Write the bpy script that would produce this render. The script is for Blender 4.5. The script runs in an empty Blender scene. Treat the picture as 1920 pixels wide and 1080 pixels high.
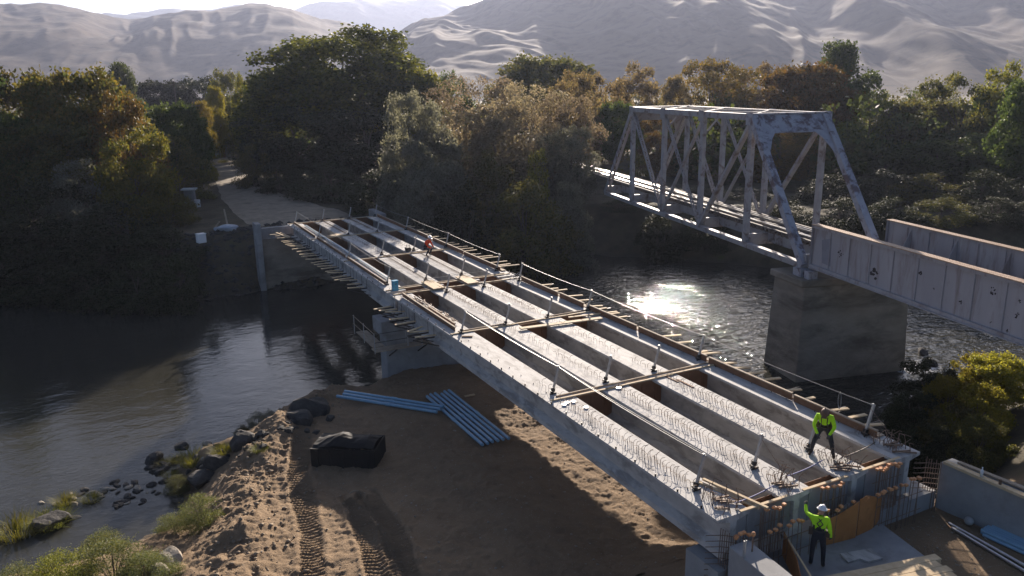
import bpy, bmesh, math, random
import numpy as np
from mathutils import Vector, Matrix

S = bpy.context.scene
COL = S.collection
rnd = random.Random(7)
RN = np.random.RandomState(11)

# ------------------------------------------------------------------ camera, sky, sun, exposure
FPX = 1455.25                      # focal length in pixels of a 1920 wide frame
PITCH, ROLL, YAW = 0.254792, -0.015531, 0.474769
CAM = Vector((-13.6234, -14.3769, 11.6549))
cF = Vector((math.sin(YAW)*math.cos(PITCH), math.cos(YAW)*math.cos(PITCH), -math.sin(PITCH)))
_r = Vector((math.cos(YAW), -math.sin(YAW), 0)); _u = _r.cross(cF)
cR = math.cos(ROLL)*_r + math.sin(ROLL)*_u
cU = -math.sin(ROLL)*_r + math.cos(ROLL)*_u
cam = bpy.data.objects.new('camera', bpy.data.cameras.new('camera'))
COL.objects.link(cam)
cam.matrix_world = Matrix(((cR.x, cU.x, -cF.x, CAM.x), (cR.y, cU.y, -cF.y, CAM.y), (cR.z, cU.z, -cF.z, CAM.z), (0, 0, 0, 1)))
cam.data.sensor_width = 36.0
cam.data.lens = 36.0*FPX/1920
cam.data.clip_start = 0.5
cam.data.clip_end = 30000
S.camera = cam

SUN_AZ, SUN_EL = math.radians(34.2), math.radians(17)      # azimuth clockwise from +Y
w = bpy.data.worlds.new('World'); S.world = w; w.use_nodes = True
nt = w.node_tree
sky = nt.nodes.new('ShaderNodeTexSky'); sky.sky_type = 'NISHITA'; sky.sun_disc = False
sky.sun_elevation = SUN_EL; sky.sun_rotation = SUN_AZ
sky.air_density = 0.6; sky.dust_density = 1.4; sky.ozone_density = 2.0
bg = nt.nodes['Background']; bg.inputs['Strength'].default_value = 0.05
nt.links.new(sky.outputs[0], bg.inputs[0])
sd = bpy.data.lights.new('sun', 'SUN'); sd.energy = 5.0; sd.angle = math.radians(0.55); sd.color = (1.0, 0.87, 0.74)
sun = bpy.data.objects.new('sun', sd); COL.objects.link(sun)
to_sun = Vector((math.sin(SUN_AZ)*math.cos(SUN_EL), math.cos(SUN_AZ)*math.cos(SUN_EL), math.sin(SUN_EL)))
sun.rotation_euler = to_sun.to_track_quat('Z', 'Y').to_euler()
S.view_settings.view_transform = 'Standard'; S.view_settings.look = 'None'
S.view_settings.gamma = 1.0; S.view_settings.use_curve_mapping = False
S.view_settings.exposure = 1.42
S.render.engine = 'CYCLES'
cy = S.cycles
cy.use_denoising = True
cy.max_bounces = 6; cy.diffuse_bounces = 2; cy.glossy_bounces = 3; cy.transmission_bounces = 4
cy.volume_bounces = 0; cy.transparent_max_bounces = 6
cy.caustics_reflective = False; cy.caustics_refractive = False
cy.sample_clamp_indirect = 4.0

# ------------------------------------------------------------------ helpers
def ray(px, py):
    return cF + cR*((px-960)/FPX) + cU*((540-py)/FPX)
def at(px, py, z):
    d = ray(px, py); return CAM + d*((z-CAM.z)/d.z)
def aty(px, py, y):
    d = ray(px, py); return CAM + d*((y-CAM.y)/d.y)
def atd(px, py, D):
    return CAM + ray(px, py)*D

def tag(o, label=None, cat=None, group=None, kind=None):
    if label: o['label'] = label
    if cat: o['category'] = cat
    if group: o['group'] = group
    if kind: o['kind'] = kind
    return o
def empty(name, loc=(0, 0, 0), rz=0.0, label=None, cat=None, group=None):
    o = bpy.data.objects.new(name, None); COL.objects.link(o)
    o.location = loc; o.rotation_euler = (0, 0, rz); o.empty_display_size = 0.3
    return tag(o, label, cat, group)
def link(name, me, parent=None, loc=None, rot=None, scale=None):
    o = bpy.data.objects.new(name, me); COL.objects.link(o)
    if parent is not None: o.parent = parent
    if loc is not None: o.location = loc
    if rot is not None: o.rotation_euler = rot
    if scale is not None: o.scale = scale
    return o
def copy_tree(o, parent=None):
    c = o.copy(); COL.objects.link(c); c.parent = parent
    for ch in list(o.children): copy_tree(ch, c)
    return c

class MB:
    def __init__(s): s.v = []; s.f = []
    def add(s, vs, fs):
        b = len(s.v); s.v += [tuple(v) for v in vs]; s.f += [tuple(i+b for i in f) for f in fs]; return s
    def box(s, x0, y0, z0, x1, y1, z1):
        return s.add([(x0,y0,z0),(x1,y0,z0),(x1,y1,z0),(x0,y1,z0),(x0,y0,z1),(x1,y0,z1),(x1,y1,z1),(x0,y1,z1)],
                     [(3,2,1,0),(4,5,6,7),(0,1,5,4),(1,2,6,5),(2,3,7,6),(3,0,4,7)])
    def beam(s, p, q, wd, ht, up=(0, 0, 1), off=0.0):
        p = Vector(p); q = Vector(q); d = (q-p).normalized(); up = Vector(up)
        sx = d.cross(up)
        if sx.length < 1e-4: sx = d.cross(Vector((1, 0, 0)))
        sx.normalize(); uz = sx.cross(d).normalized()
        a = sx*wd/2; b = uz*ht/2; o = uz*off
        vs = [p-a-b+o, p+a-b+o, p+a+b+o, p-a+b+o, q-a-b+o, q+a-b+o, q+a+b+o, q-a+b+o]
        return s.add(vs, [(0,1,2,3),(7,6,5,4),(0,4,5,1),(1,5,6,2),(2,6,7,3),(3,7,4,0)])
    def tube(s, pts, r, n=6, cap=True):
        pts = [Vector(p) for p in pts]; b = len(s.v); m = len(pts)
        rs = r if isinstance(r, (list, tuple)) else [r]*m
        ref = None
        for i, p in enumerate(pts):
            d = (pts[min(i+1, m-1)]-pts[max(i-1, 0)]).normalized()
            if ref is None:
                ref = d.orthogonal().normalized()
            x = (ref - d*ref.dot(d))
            x = x.normalized() if x.length > 1e-5 else d.orthogonal().normalized()
            ref = x; y = d.cross(x)
            for k in range(n):
                a = 2*math.pi*k/n; s.v.append(tuple(p + (x*math.cos(a)+y*math.sin(a))*rs[i]))
        for i in range(m-1):
            for k in range(n):
                k2 = (k+1) % n
                s.f.append((b+i*n+k, b+i*n+k2, b+(i+1)*n+k2, b+(i+1)*n+k))
        if cap:
            s.f.append(tuple(b+k for k in reversed(range(n)))); s.f.append(tuple(b+(m-1)*n+k for k in range(n)))
        return s
    def prism(s, poly, z0, z1):
        n = len(poly)
        vs = [(x, y, z0) for x, y in poly]+[(x, y, z1) for x, y in poly]
        return s.add(vs, [tuple(reversed(range(n))), tuple(range(n, 2*n))]+[(i, (i+1) % n, n+(i+1) % n, n+i) for i in range(n)])
    def sphere(s, c, rx, ry=None, rz=None, n=10, m=6, zmin=-1.0):
        ry = ry or rx; rz = rz or rx; b = len(s.v)
        for j in range(m+1):
            t = -math.pi/2+math.pi*j/m
            for k in range(n):
                a = 2*math.pi*k/n
                s.v.append((c[0]+rx*math.cos(t)*math.cos(a), c[1]+ry*math.cos(t)*math.sin(a), c[2]+rz*max(math.sin(t), zmin)))
        for j in range(m):
            for k in range(n):
                k2 = (k+1) % n
                s.f.append((b+j*n+k, b+j*n+k2, b+(j+1)*n+k2, b+(j+1)*n+k))
        return s
    def mesh(s, name, m, smooth=False):
        me = bpy.data.meshes.new(name); me.from_pydata(s.v, [], s.f)
        bm = bmesh.new(); bm.from_mesh(me); bmesh.ops.recalc_face_normals(bm, faces=bm.faces); bm.to_mesh(me); bm.free()
        if m: me.materials.append(m)
        if smooth: me.polygons.foreach_set('use_smooth', [True]*len(me.polygons))
        return me
    def build(s, name, m, parent=None, smooth=False, bevel=0, **kw):
        me = s.mesh(name, m, smooth)
        o = link(name, me, parent)
        if bevel:
            b = o.modifiers.new('bevel', 'BEVEL'); b.width = bevel; b.segments = 1; b.limit_method = 'ANGLE'
        return tag(o, **kw) if kw else o

def mesh_np(name, V, F, m=None, smooth=False):
    V = np.asarray(V, dtype=np.float32); F = np.asarray(F, dtype=np.int32); k = F.shape[1]
    me = bpy.data.meshes.new(name)
    me.vertices.add(len(V)); me.vertices.foreach_set('co', V.ravel())
    me.loops.add(F.size); me.loops.foreach_set('vertex_index', F.ravel())
    me.polygons.add(len(F)); me.polygons.foreach_set('loop_start', np.arange(0, F.size, k, dtype=np.int32))
    try: me.polygons.foreach_set('loop_total', np.full(len(F), k, dtype=np.int32))
    except Exception: pass
    if smooth: me.polygons.foreach_set('use_smooth', np.ones(len(F), dtype=bool))
    me.update(calc_edges=True)
    if m: me.materials.append(m)
    return me

# numpy value noise
def _hash(ix, iy, seed):
    h = (ix.astype(np.int64)*374761393 + iy.astype(np.int64)*668265263 + seed*1274126177) & 0xffffffff
    h = ((h ^ (h >> 13))*1274126177) & 0xffffffff
    h = h ^ (h >> 16)
    return (h & 0xffff)/65535.0
def vnoise(x, y, seed=0):
    ix = np.floor(x); iy = np.floor(y); fx = x-ix; fy = y-iy
    fx = fx*fx*fx*(fx*(fx*6-15)+10); fy = fy*fy*fy*(fy*(fy*6-15)+10)
    a = _hash(ix, iy, seed); b = _hash(ix+1, iy, seed); c = _hash(ix, iy+1, seed); d = _hash(ix+1, iy+1, seed)
    return (a*(1-fx)+b*fx)*(1-fy)+(c*(1-fx)+d*fx)*fy
def fbm(x, y, oct=4, seed=0, gain=0.5, lac=2.03):
    s = 0; a = 1; t = 0
    for i in range(oct):
        s = s+a*vnoise(x, y, seed+i*17); t += a; a *= gain; x = x*lac+13.7; y = y*lac+7.3
    return s/t
def ridged(x, y, oct=4, seed=0, gain=0.5):
    s = 0; a = 1; t = 0
    for i in range(oct):
        s = s+a*(1-np.abs(2*vnoise(x, y, seed+i*31)-1)); t += a; a *= gain; x = x*2.03+5.1; y = y*2.03+9.7
    return s/t
def poly_sd(px, py, poly):
    """signed distance, positive inside"""
    n = len(poly); best = np.full(px.shape, 1e18); inside = np.zeros(px.shape, bool)
    for i in range(n):
        ax, ay = poly[i]; bx, by = poly[(i+1) % n]
        ex, ey = bx-ax, by-ay; L = ex*ex+ey*ey
        t = np.clip(((px-ax)*ex+(py-ay)*ey)/L, 0, 1)
        best = np.minimum(best, (px-ax-t*ex)**2+(py-ay-t*ey)**2)
        c = (ay > py) != (by > py)
        if ey != 0:
            inside ^= c & (px < (py-ay)/ey*ex+ax)
    d = np.sqrt(best)
    return np.where(inside, d, -d)
def sst(a, b, x):
    t = np.clip((x-a)/(b-a), 0, 1); return t*t*(3-2*t)

# ------------------------------------------------------------------ materials
class NT:
    def __init__(s, m): s.t = m.node_tree; s.N = s.t.nodes; s.L = s.t.links
    def new(s, typ, **kw):
        n = s.N.new(typ)
        for k, v in kw.items():
            if hasattr(n, k): setattr(n, k, v)
        return n
    def lk(s, a, b): s.L.new(a, b)
    def noise(s, co, scale, detail=4, rough=0.55, dist=0.0):
        n = s.N.new('ShaderNodeTexNoise'); n.inputs['Scale'].default_value = scale; n.inputs['Detail'].default_value = detail
        n.inputs['Roughness'].default_value = rough; n.inputs['Distortion'].default_value = dist
        s.lk(co, n.inputs['Vector']); return n.outputs['Fac']
    def ramp(s, fac, stops):
        n = s.N.new('ShaderNodeValToRGB'); e = n.color_ramp.elements
        while len(e) > 1: e.remove(e[-1])
        e[0].position = stops[0][0]; e[0].color = _c(stops[0][1])
        for p, c in stops[1:]:
            k = e.new(p); k.color = _c(c)
        s.lk(fac, n.inputs[0]); return n.outputs[0]
    def mix(s, fac, a, b, typ='MIX'):
        n = s.N.new('ShaderNodeMix'); n.data_type = 'RGBA'; n.blend_type = typ
        for sock, v in ((n.inputs[0], fac), (n.inputs[6], a), (n.inputs[7], b)):
            if hasattr(v, 'node'): s.lk(v, sock)
            elif isinstance(v, (int, float)): sock.default_value = v
            else: sock.default_value = _c(v)
        return n.outputs[2]
    def math(s, op, a, b=None, c=None):
        n = s.N.new('ShaderNodeMath'); n.operation = op
        for i, v in enumerate((a, b, c)):
            if v is None: continue
            if hasattr(v, 'node'): s.lk(v, n.inputs[i])
            else: n.inputs[i].default_value = v
        return n.outputs[0]
    def bump(s, h, strength, dist=0.05, normal=None):
        n = s.N.new('ShaderNodeBump'); n.inputs['Strength'].default_value = strength; n.inputs['Distance'].default_value = dist
        s.lk(h, n.inputs['Height'])
        if normal is not None: s.lk(normal, n.inputs['Normal'])
        return n.outputs[0]
def _c(c): return (c[0], c[1], c[2], 1.0) if len(c) == 3 else c
def newmat(name):
    m = bpy.data.materials.new(name); m.use_nodes = True
    T = NT(m); return m, T, T.N['Principled BSDF']
def noisy(name, c1, c2, scale=2.0, rough=0.85, bump=0.3, bscale=None, metallic=0.0, dist=0.02, stain=None, sscale=0.6, spec=0.3, stretch=None, sramp=(0.52, 0.7)):
    m, T, b = newmat(name)
    tc = T.new('ShaderNodeTexCoord').outputs['Object']
    if stretch:
        mp = T.new('ShaderNodeMapping'); mp.inputs['Scale'].default_value = stretch; T.lk(tc, mp.inputs[0]); tc = mp.outputs[0]
    oi = T.new('ShaderNodeObjectInfo')
    va = T.N.new('ShaderNodeVectorMath'); va.operation = 'ADD'
    vs = T.N.new('ShaderNodeVectorMath'); vs.operation = 'SCALE'; vs.inputs[0].default_value = (31, 17, 23); T.lk(oi.outputs['Random'], vs.inputs['Scale'])
    T.lk(tc, va.inputs[0]); T.lk(vs.outputs[0], va.inputs[1]); tc = va.outputs[0]
    f = T.noise(tc, scale, 6, 0.6)
    col = T.ramp(f, [(0.3, c1), (0.7, c2)])
    if stain is not None:
        sf = T.noise(tc, sscale, 5, 0.65, 0.4)
        col = T.mix(T.ramp(sf, [(sramp[0], (0, 0, 0)), (sramp[1], (1, 1, 1))]), col, stain)
    T.lk(col, b.inputs['Base Color'])
    b.inputs['Roughness'].default_value = rough; b.inputs['Metallic'].default_value = metallic
    b.inputs['Specular IOR Level'].default_value = spec
    if bump:
        T.lk(T.bump(T.noise(tc, bscale or scale*8, 4, 0.6), bump, dist), b.inputs['Normal'])
    return m

M = {}
M['concrete'] = noisy('concrete', (.42, .405, .385), (.56, .545, .52), 3.0, .8, .35, 26, stain=(.31, .295, .28), sscale=1.6, sramp=(.5, .62), stretch=(1.6, .5, 1))
M['concrete_grey'] = noisy('concrete_grey', (.25, .25, .25), (.34, .34, .34), 1.2, .85, .25, 20, stain=(.19, .185, .18), sscale=.5)
M['concrete_old'] = noisy('concrete_old', (.20, .175, .14), (.31, .275, .225), .8, .9, .6, 6, dist=.06, stain=(.13, .112, .09), sscale=.45, sramp=(.45, .65), stretch=(.6, .6, 1.6))
M['timber'] = noisy('timber', (.50, .37, .22), (.64, .50, .32), 5.0, .8, .2, 40, stretch=(1, 1, 1))
M['timber_grey'] = noisy('timber_grey', (.28, .22, .16), (.42, .34, .25), 4.0, .85, .2, 30)
M['plywood'] = noisy('plywood', (.34, .14, .045), (.46, .21, .07), 2.0, .75, .12, 30, stain=(.26, .11, .04), sscale=2)
M['form'] = noisy('form_ply', (.17, .085, .045), (.25, .13, .07), 2.5, .8, .12, 30)
M['galv'] = noisy('galvanised_steel', (.34, .34, .34), (.46, .46, .45), 6, .5, .1, 40, metallic=.5)
M['dark_steel'] = noisy('dark_steel', (.035, .033, .032), (.07, .065, .06), 6, .55, .1, 40, metallic=.4)
M['rebar'] = noisy('rebar_steel', (.17, .12, .09), (.27, .19, .14), 12, .7, .1, 60, metallic=.3)
M['cable'] = noisy('cable_steel', (.16, .16, .16), (.25, .25, .25), 12, .5, 0, metallic=.4)
M['cap'] = noisy('rebar_cap', (.55, .22, .08), (.68, .36, .17), 12, .6, 0)
M['pvc'] = noisy('blue_pipe', (.20, .35, .48), (.26, .43, .56), 3, .35, 0, spec=.5)
M['conduit'] = noisy('silver_pipe', (.5, .5, .5), (.62, .62, .62), 5, .3, 0, metallic=.9)
M['truss'] = noisy('truss_paint', (.29, .275, .285), (.40, .385, .385), 1.6, .6, .12, 14, stain=(.17, .125, .11), sscale=1.3, sramp=(.52, .66), metallic=.1)
M['truss_worn'] = noisy('truss_paint_worn', (.30, .30, .34), (.42, .42, .46), 2.0, .6, .12, 14, stain=(.15, .115, .12), sscale=1.5, sramp=(.5, .62), metallic=.1)
M['plate'] = noisy('girder_paint', (.34, .33, .35), (.43, .415, .43), .5, .6, .08, 10, stain=(.25, .21, .2), sscale=1.1, sramp=(.5, .7), stretch=(1.5, 1.5, .25), metallic=.1)
M['flange'] = noisy('rusty_flange', (.34, .22, .14), (.52, .38, .27), 2.5, .6, .3, 30, metallic=.15)
M['stain'] = noisy('bare_rust', (.025, .022, .022), (.05, .04, .04), 8, .7, 0)
M['rail'] = noisy('rail_steel', (.5, .48, .46), (.62, .6, .58), 3, .28, 0, metallic=.9)
M['tie'] = noisy('tie_timber', (.10, .085, .075), (.19, .165, .145), 3, .8, .2, 20)
M['rock'] = noisy('dark_rock', (.03, .028, .027), (.085, .078, .07), 2.2, .85, .7, 7, dist=.08, spec=.35)
M['rock_pale'] = noisy('pale_rock', (.26, .22, .17), (.40, .35, .28), 3, .85, .5, 9, dist=.05)
M['dirt_stone'] = noisy('dusty_stone', (.19, .14, .095), (.30, .24, .17), 3, .9, .4, 9)
M['lime'] = noisy('lime_fabric', (.42, .78, .015), (.5, .9, .03), 6, .8, .3, 9, dist=.03)
M['orange'] = noisy('orange_fabric', (.75, .07, .02), (.85, .1, .03), 6, .8, .2, 9)
M['navy'] = noisy('dark_trousers', (.02, .02, .026), (.04, .04, .048), 6, .9, .3, 12)
M['skin'] = noisy('skin', (.42, .24, .16), (.48, .28, .19), 6, .6, 0)
M['glove'] = noisy('work_glove', (.05, .05, .05), (.1, .1, .1), 9, .9, 0)
M['white'] = noisy('white_plastic', (.72, .72, .72), (.78, .78, .78), 3, .35, 0, spec=.5)
M['brown_hat'] = noisy('brown_hat', (.12, .075, .05), (.18, .11, .07), 8, .6, 0)
M['boot'] = noisy('boot_leather', (.05, .035, .025), (.09, .06, .04), 9, .8, 0)
M['box_blue'] = noisy('bright_blue_plastic', (.05, .27, .42), (.07, .32, .48), 3, .4, 0)
M['tarp'] = noisy('pale_tarp', (.36, .40, .46), (.5, .54, .6), 2, .6, .8, 4, dist=.1)
M['bottle'] = noisy('bottle_plastic', (.6, .62, .65), (.7, .72, .75), 9, .15, 0, spec=.6)
M['strap_blue'] = noisy('blue_strap', (.06, .08, .22), (.1, .12, .3), 9, .7, 0)
M['bark'] = noisy('bark', (.07, .055, .04), (.14, .11, .085), 5, .9, .5, 12, dist=.05)

def leafmat(name, cols, trans=.35, rough=.58, spec=.16):
    m, T, b = newmat(name)
    g = T.new('ShaderNodeNewGeometry'); oi = T.new('ShaderNodeObjectInfo')
    n = len(cols)
    col = T.ramp(g.outputs['Random Per Island'], [(i/max(1, n-1), c) for i, c in enumerate(cols)])
    hs = T.N.new('ShaderNodeHueSaturation'); T.lk(col, hs.inputs['Color'])
    T.lk(T.math('MULTIPLY_ADD', oi.outputs['Random'], .5, .75), hs.inputs['Value'])
    T.lk(T.math('MULTIPLY_ADD', oi.outputs['Random'], .03, .485), hs.inputs['Hue'])
    col = hs.outputs[0]
    T.lk(col, b.inputs['Base Color']); b.inputs['Roughness'].default_value = rough; b.inputs['Specular IOR Level'].default_value = spec
    tr = T.N.new('ShaderNodeBsdfTranslucent')
    T.lk(T.mix(1.0, col, (1.15, 1.12, .82), 'MULTIPLY'), tr.inputs['Color'])
    mx = T.N.new('ShaderNodeMixShader'); mx.inputs[0].default_value = trans
    T.lk(b.outputs[0], mx.inputs[1]); T.lk(tr.outputs[0], mx.inputs[2])
    T.lk(mx.outputs[0], T.N['Material Output'].inputs[0])
    return m
LM = {
 'green': leafmat('leaves_dark_green', [(0.041, 0.061, 0.02), (0.068, 0.101, 0.027), (0.095, 0.115, 0.027), (0.061, 0.081, 0.027)], 0.45),
 'willow': leafmat('leaves_willow', [(0.044, 0.061, 0.014), (0.083, 0.105, 0.022), (0.154, 0.16, 0.024), (0.061, 0.072, 0.02)], 0.52),
 'olive': leafmat('leaves_olive', [(0.065, 0.072, 0.026), (0.104, 0.104, 0.033), (0.143, 0.117, 0.033), (0.058, 0.065, 0.026)], 0.48),
 'yellowgreen': leafmat('leaves_yellow_green', [(0.1, 0.119, 0.025), (0.163, 0.163, 0.025), (0.237, 0.2, 0.031), (0.075, 0.1, 0.025)], 0.52),
 'sunlit': leafmat('leaves_sunlit_yellow_green', [(.17, .17, .03), (.24, .22, .03), (.30, .25, .035), (.12, .13, .03)], .55),  # sunlight put into the leaf colour, brighter than the plain yellow-green
 'yellow': leafmat('leaves_yellow', [(.20, .15, .02), (.26, .20, .03), (.15, .13, .02)], .45),
 'orange': leafmat('leaves_orange', [(.17, .10, .025), (.22, .14, .03), (.13, .10, .025), (.10, .09, .025)], .42),
 'russet': leafmat('leaves_russet', [(.20, .155, .115), (.26, .20, .15), (.16, .135, .095), (.29, .24, .17)], .52),
 'gold': leafmat('leaves_golden_olive', [(0.106, 0.106, 0.027), (0.163, 0.131, 0.03), (0.075, 0.094, 0.025), (0.2, 0.144, 0.031), (0.062, 0.081, 0.025)], 0.5),
 'tan': leafmat('leaves_tan', [(.22, .16, .08), (.26, .19, .09), (.18, .14, .065), (.14, .12, .05)], .52),
 'silver': leafmat('leaves_silver', [(.17, .175, .135), (.22, .22, .175), (.27, .265, .215), (.13, .13, .095)], .5),
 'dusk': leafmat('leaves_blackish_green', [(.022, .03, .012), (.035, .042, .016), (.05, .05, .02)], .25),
 'grass': leafmat('blades_yellow_green', [(.13, .15, .025), (.19, .2, .03), (.26, .24, .04), (.1, .12, .025)], .45),
 'weed': leafmat('weed_leaves', [(.09, .11, .04), (.13, .15, .05), (.17, .18, .07), (.2, .17, .05)], .4),
}
# ------------------------------------------------------------------ terrain
WATER = -6.0
NEAR = [(-60, 12), (-24, 16.0), (-18.8, 17.6), (-15.6, 17.4), (-13.8, 17.9), (-12.7, 20.6), (-13.3, 23.6), (-11.6, 25.0), (-10.2, 25.3), (-7.7, 26.8),
        (-4.9, 28.2), (-2.2, 28.9), (-.2, 30.0), (4, 30.3), (8, 27.5), (10.4, 23), (10.9, 15), (11.3, 6), (12.4, 1.5), (15, 1.2), (18, 3.2), (21.5, 6.0), (25, 8.8), (31, 10.6), (36, 10.9), (46, 10.5), (90, 4), (90, -120), (-60, -120)]
FAR = [(-300, 120), (-60, 82), (-23.6, 66), (-15, 60.5), (-7, 55.2), (-2.5, 56.0), (2, 55.6), (9.0, 57.2), (9.6, 60.0), (20.7, 59.5), (30.4, 53.6), (38, 46), (44, 36), (60, 18), (110, -20), (400, -200), (2500, -600), (2500, 2500), (-2500, 2500), (-2500, 500)]
BERM = [(-4.2, 26.6), (-7.0, 24.2), (-9.3, 19.5), (-10.6, 15.2), (-11.4, 11.0), (-12.2, 6.0), (-13.5, -5)]
def line_d(x, y, pl):
    best = np.full(x.shape, 1e18); along = np.zeros(x.shape); acc = 0.0; side = np.zeros(x.shape)
    for (ax, ay), (bx, by) in zip(pl[:-1], pl[1:]):
        ex, ey = bx-ax, by-ay; L = math.hypot(ex, ey)
        t = np.clip(((x-ax)*ex+(y-ay)*ey)/(L*L), 0, 1); dx = x-ax-t*ex; dy = y-ay-t*ey
        d = dx*dx+dy*dy; k = d < best
        best = np.where(k, d, best); along = np.where(k, acc+t*L, along); side = np.where(k, (dx*ey-dy*ex)/L, side); acc += L
    return np.sqrt(best), along, side
TRACKS = [[tuple(at(px, py, -4.1)[:2]) for px, py in pl] for pl in
          ([(572, 790), (556, 880), (575, 960), (590, 1080), (600, 1200)], [(690, 925), (735, 1000), (765, 1090), (800, 1220)], [(660, 930), (690, 1010), (715, 1090), (740, 1200)])]
FLOOR_Z = -2.05
def height(x, y, fine=False):
    dn = poly_sd(x, y, NEAR); df = poly_sd(x, y, FAR)
    dn = dn+(fbm(x*.9, y*.9, 3, 5)-.5)*.9; df = df+(fbm(x*.5, y*.5, 3, 9)-.5)*1.6
    n1 = fbm(x*.35, y*.35, 4, 21)-.5
    # near bank
    prof = -6.15+sst(-.2, 3.2, dn)*1.5+sst(2.5, 7.0, dn)*.42
    fill = np.maximum(0, 1-sst(-.3, 6.0, y)) * sst(-5.0, 1.5, x)
    zn = prof+n1*.25
    bd, _, sd = line_d(x, y, BERM)
    zn = zn-.35*sst(-2, 1.5, x)*sst(1.5, 5, dn)
    zn = zn+np.exp(-(bd/1.15)**2)*(.52+.7*(fbm(x*.8, y*.8, 3, 33)-.5))*sst(.2, 2.5, dn)
    # slope up towards the lower left of the view
    zn = zn+sst(16, 4, y)*(1-sst(-6, 1, x))*.55
    top = FLOOR_Z+n1*.12
    zn = zn*(1-fill)+np.minimum(top, prof+2.6)*fill
    zn = np.where(y < -.2, np.where(x > 9.9, np.minimum(zn, FLOOR_Z-.25-(x-9.9)*.28), zn), zn)
    zn = np.where(dn < -.2, -6.15+np.maximum(dn+.2, -8)*.28, zn)
    # far bank
    zf = -6.2+sst(-.3, 6.5, df)*4.9+n1*.5
    road = np.exp(-((x-(3.2+(y-75)*.035))/7.0)**2)*sst(56, 64, y)
    zf = zf*(1-road)+(-.95+n1*.08)*road*sst(57.5, 61, y)+zf*road*(1-sst(57.5, 61, y))
    zf = np.where(df < -.3, -6.2+np.maximum(df+.3, -8)*.28, zf)
    z = np.maximum(zn, zf)
    if fine:
        rough = sst(.0, .8, dn)
        clod = (ridged(x*1.6, y*1.6, 5, 71, .6)-.5)*.26*np.exp(-(bd/2.2)**2)+(fbm(x*3, y*3, 5, 77, .62)-.5)*.2+(ridged(x*.55, y*.55, 3, 79)-.5)*.12
        z = z+clod*rough
        wob = (fbm(x*.8, y*.8, 2, 91)-.5)*.25
        for pl in TRACKS:
            d, al, sd = line_d(x, y, pl)
            msk = 1-sst(.36, .46, d+wob)
            al2 = al+np.abs(sd)*.35+wob*.3
            tri = np.abs(((al2/.21) % 1.0)-.5)*2
            z = z*(1-msk)+(z-clod*.8*rough-.06+.1*sst(.2, .8, tri)*(.6+.8*fbm(x*2, y*2, 2, 93)))*msk
            z = z+np.exp(-((d+wob-.54)/.1)**2)*.08*(fbm(x*4, y*4, 2, 95)+.2)
    return z
def hgt(x, y): return float(height(np.array([float(x)]), np.array([float(y)]))[0])

def ground_material():
    m, T, b = newmat('soil')
    geo = T.new('ShaderNodeNewGeometry'); P = geo.outputs['Position']
    sx = T.new('ShaderNodeSeparateXYZ'); T.lk(P, sx.inputs[0]); z = sx.outputs[2]; y = sx.outputs[1]
    f = T.noise(P, .9, 8, .65); f2 = T.noise(P, 9, 6, .7)
    near = T.mix(f2, T.ramp(f, [(.3, (.155, .108, .067)), (.45, (.245, .168, .098)), (.6, (.31, .215, .127)), (.78, (.38, .28, .18))]), (.27, .19, .12))
    vo = T.N.new('ShaderNodeTexVoronoi'); vo.inputs['Scale'].default_value = 9; T.lk(P, vo.inputs['Vector'])
    spk = T.ramp(vo.outputs['Distance'], [(.10, (1, 1, 1)), (.2, (0, 0, 0))])
    near = T.mix(T.math('MULTIPLY', spk, .55), near, (.38, .34, .28))
    far = T.ramp(T.noise(P, .6, 6, .6), [(.35, (.06, .052, .035)), (.6, (.11, .095, .06)), (.75, (.09, .10, .035))])
    isfar = T.ramp(T.math('MAXIMUM', T.math('MULTIPLY', y, .02), T.math('MULTIPLY', sx.outputs[0], .05)), [(.8, (0, 0, 0)), (.9, (1, 1, 1))])
    col = T.mix(isfar, near, far)
    wet = T.ramp(T.math('MULTIPLY_ADD', z, .5, 3.3), [(.2, (1, 1, 1)), (.5, (0, 0, 0))])
    col = T.mix(wet, col, (.055, .05, .042))
    T.lk(col, b.inputs['Base Color']); b.inputs['Roughness'].default_value = .92; b.inputs['Specular IOR Level'].default_value = .2
    h = T.math('ADD', T.math('MULTIPLY', f2, .6), T.math('MULTIPLY', T.noise(P, 28, 4, .7), .5))
    h = T.math('ADD', h, T.math('MULTIPLY', spk, .3))
    T.lk(T.bump(h, 1.0, .1), b.inputs['Normal'])
    return m
M['soil'] = ground_material()
def grid(x0, x1, y0, y1, st, fine, hole=None, sink=0.0):
    xs = np.arange(x0, x1+st*.5, st); ys = np.arange(y0, y1+st*.5, st)
    X, Y = np.meshgrid(xs, ys); Z = height(X, Y, fine) - 0.0
    if hole is not None:
        a, bb, c, d = hole
        ins = (X > a+st) & (X < bb-st) & (Y > c+st) & (Y < d-st); Z = np.where(ins, Z-sink, Z)
    n, k = X.shape
    idx = np.arange(n*k).reshape(n, k)
    F = np.stack([idx[:-1, :-1], idx[:-1, 1:], idx[1:, 1:], idx[1:, :-1]], -1).reshape(-1, 4)
    if hole is not None:
        a, bb, c, d = hole
        q = (X[:-1, :-1] > a+st) & (X[1:, 1:] < bb-st) & (Y[:-1, :-1] > c+st) & (Y[1:, 1:] < d-st)
        F = F[~q.ravel()]
    return np.stack([X.ravel(), Y.ravel(), Z.ravel()], 1), F
FINE = (-15, 6, 3, 30); MID = (-70, 110, -30, 190)
parts = [grid(*FINE, .06, True), grid(*MID, .45, False, FINE, .05), grid(-1200, 1600, -300, 1500, 15, False, MID, 4.0)]
Vs, Fs, o_ = [], [], 0
for V_, F_ in parts:
    Vs.append(V_); Fs.append(F_+o_); o_ += len(V_)
g = link('ground', mesh_np('ground', np.concatenate(Vs), np.concatenate(Fs), M['soil'], True)); tag(g, kind='structure')

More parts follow.
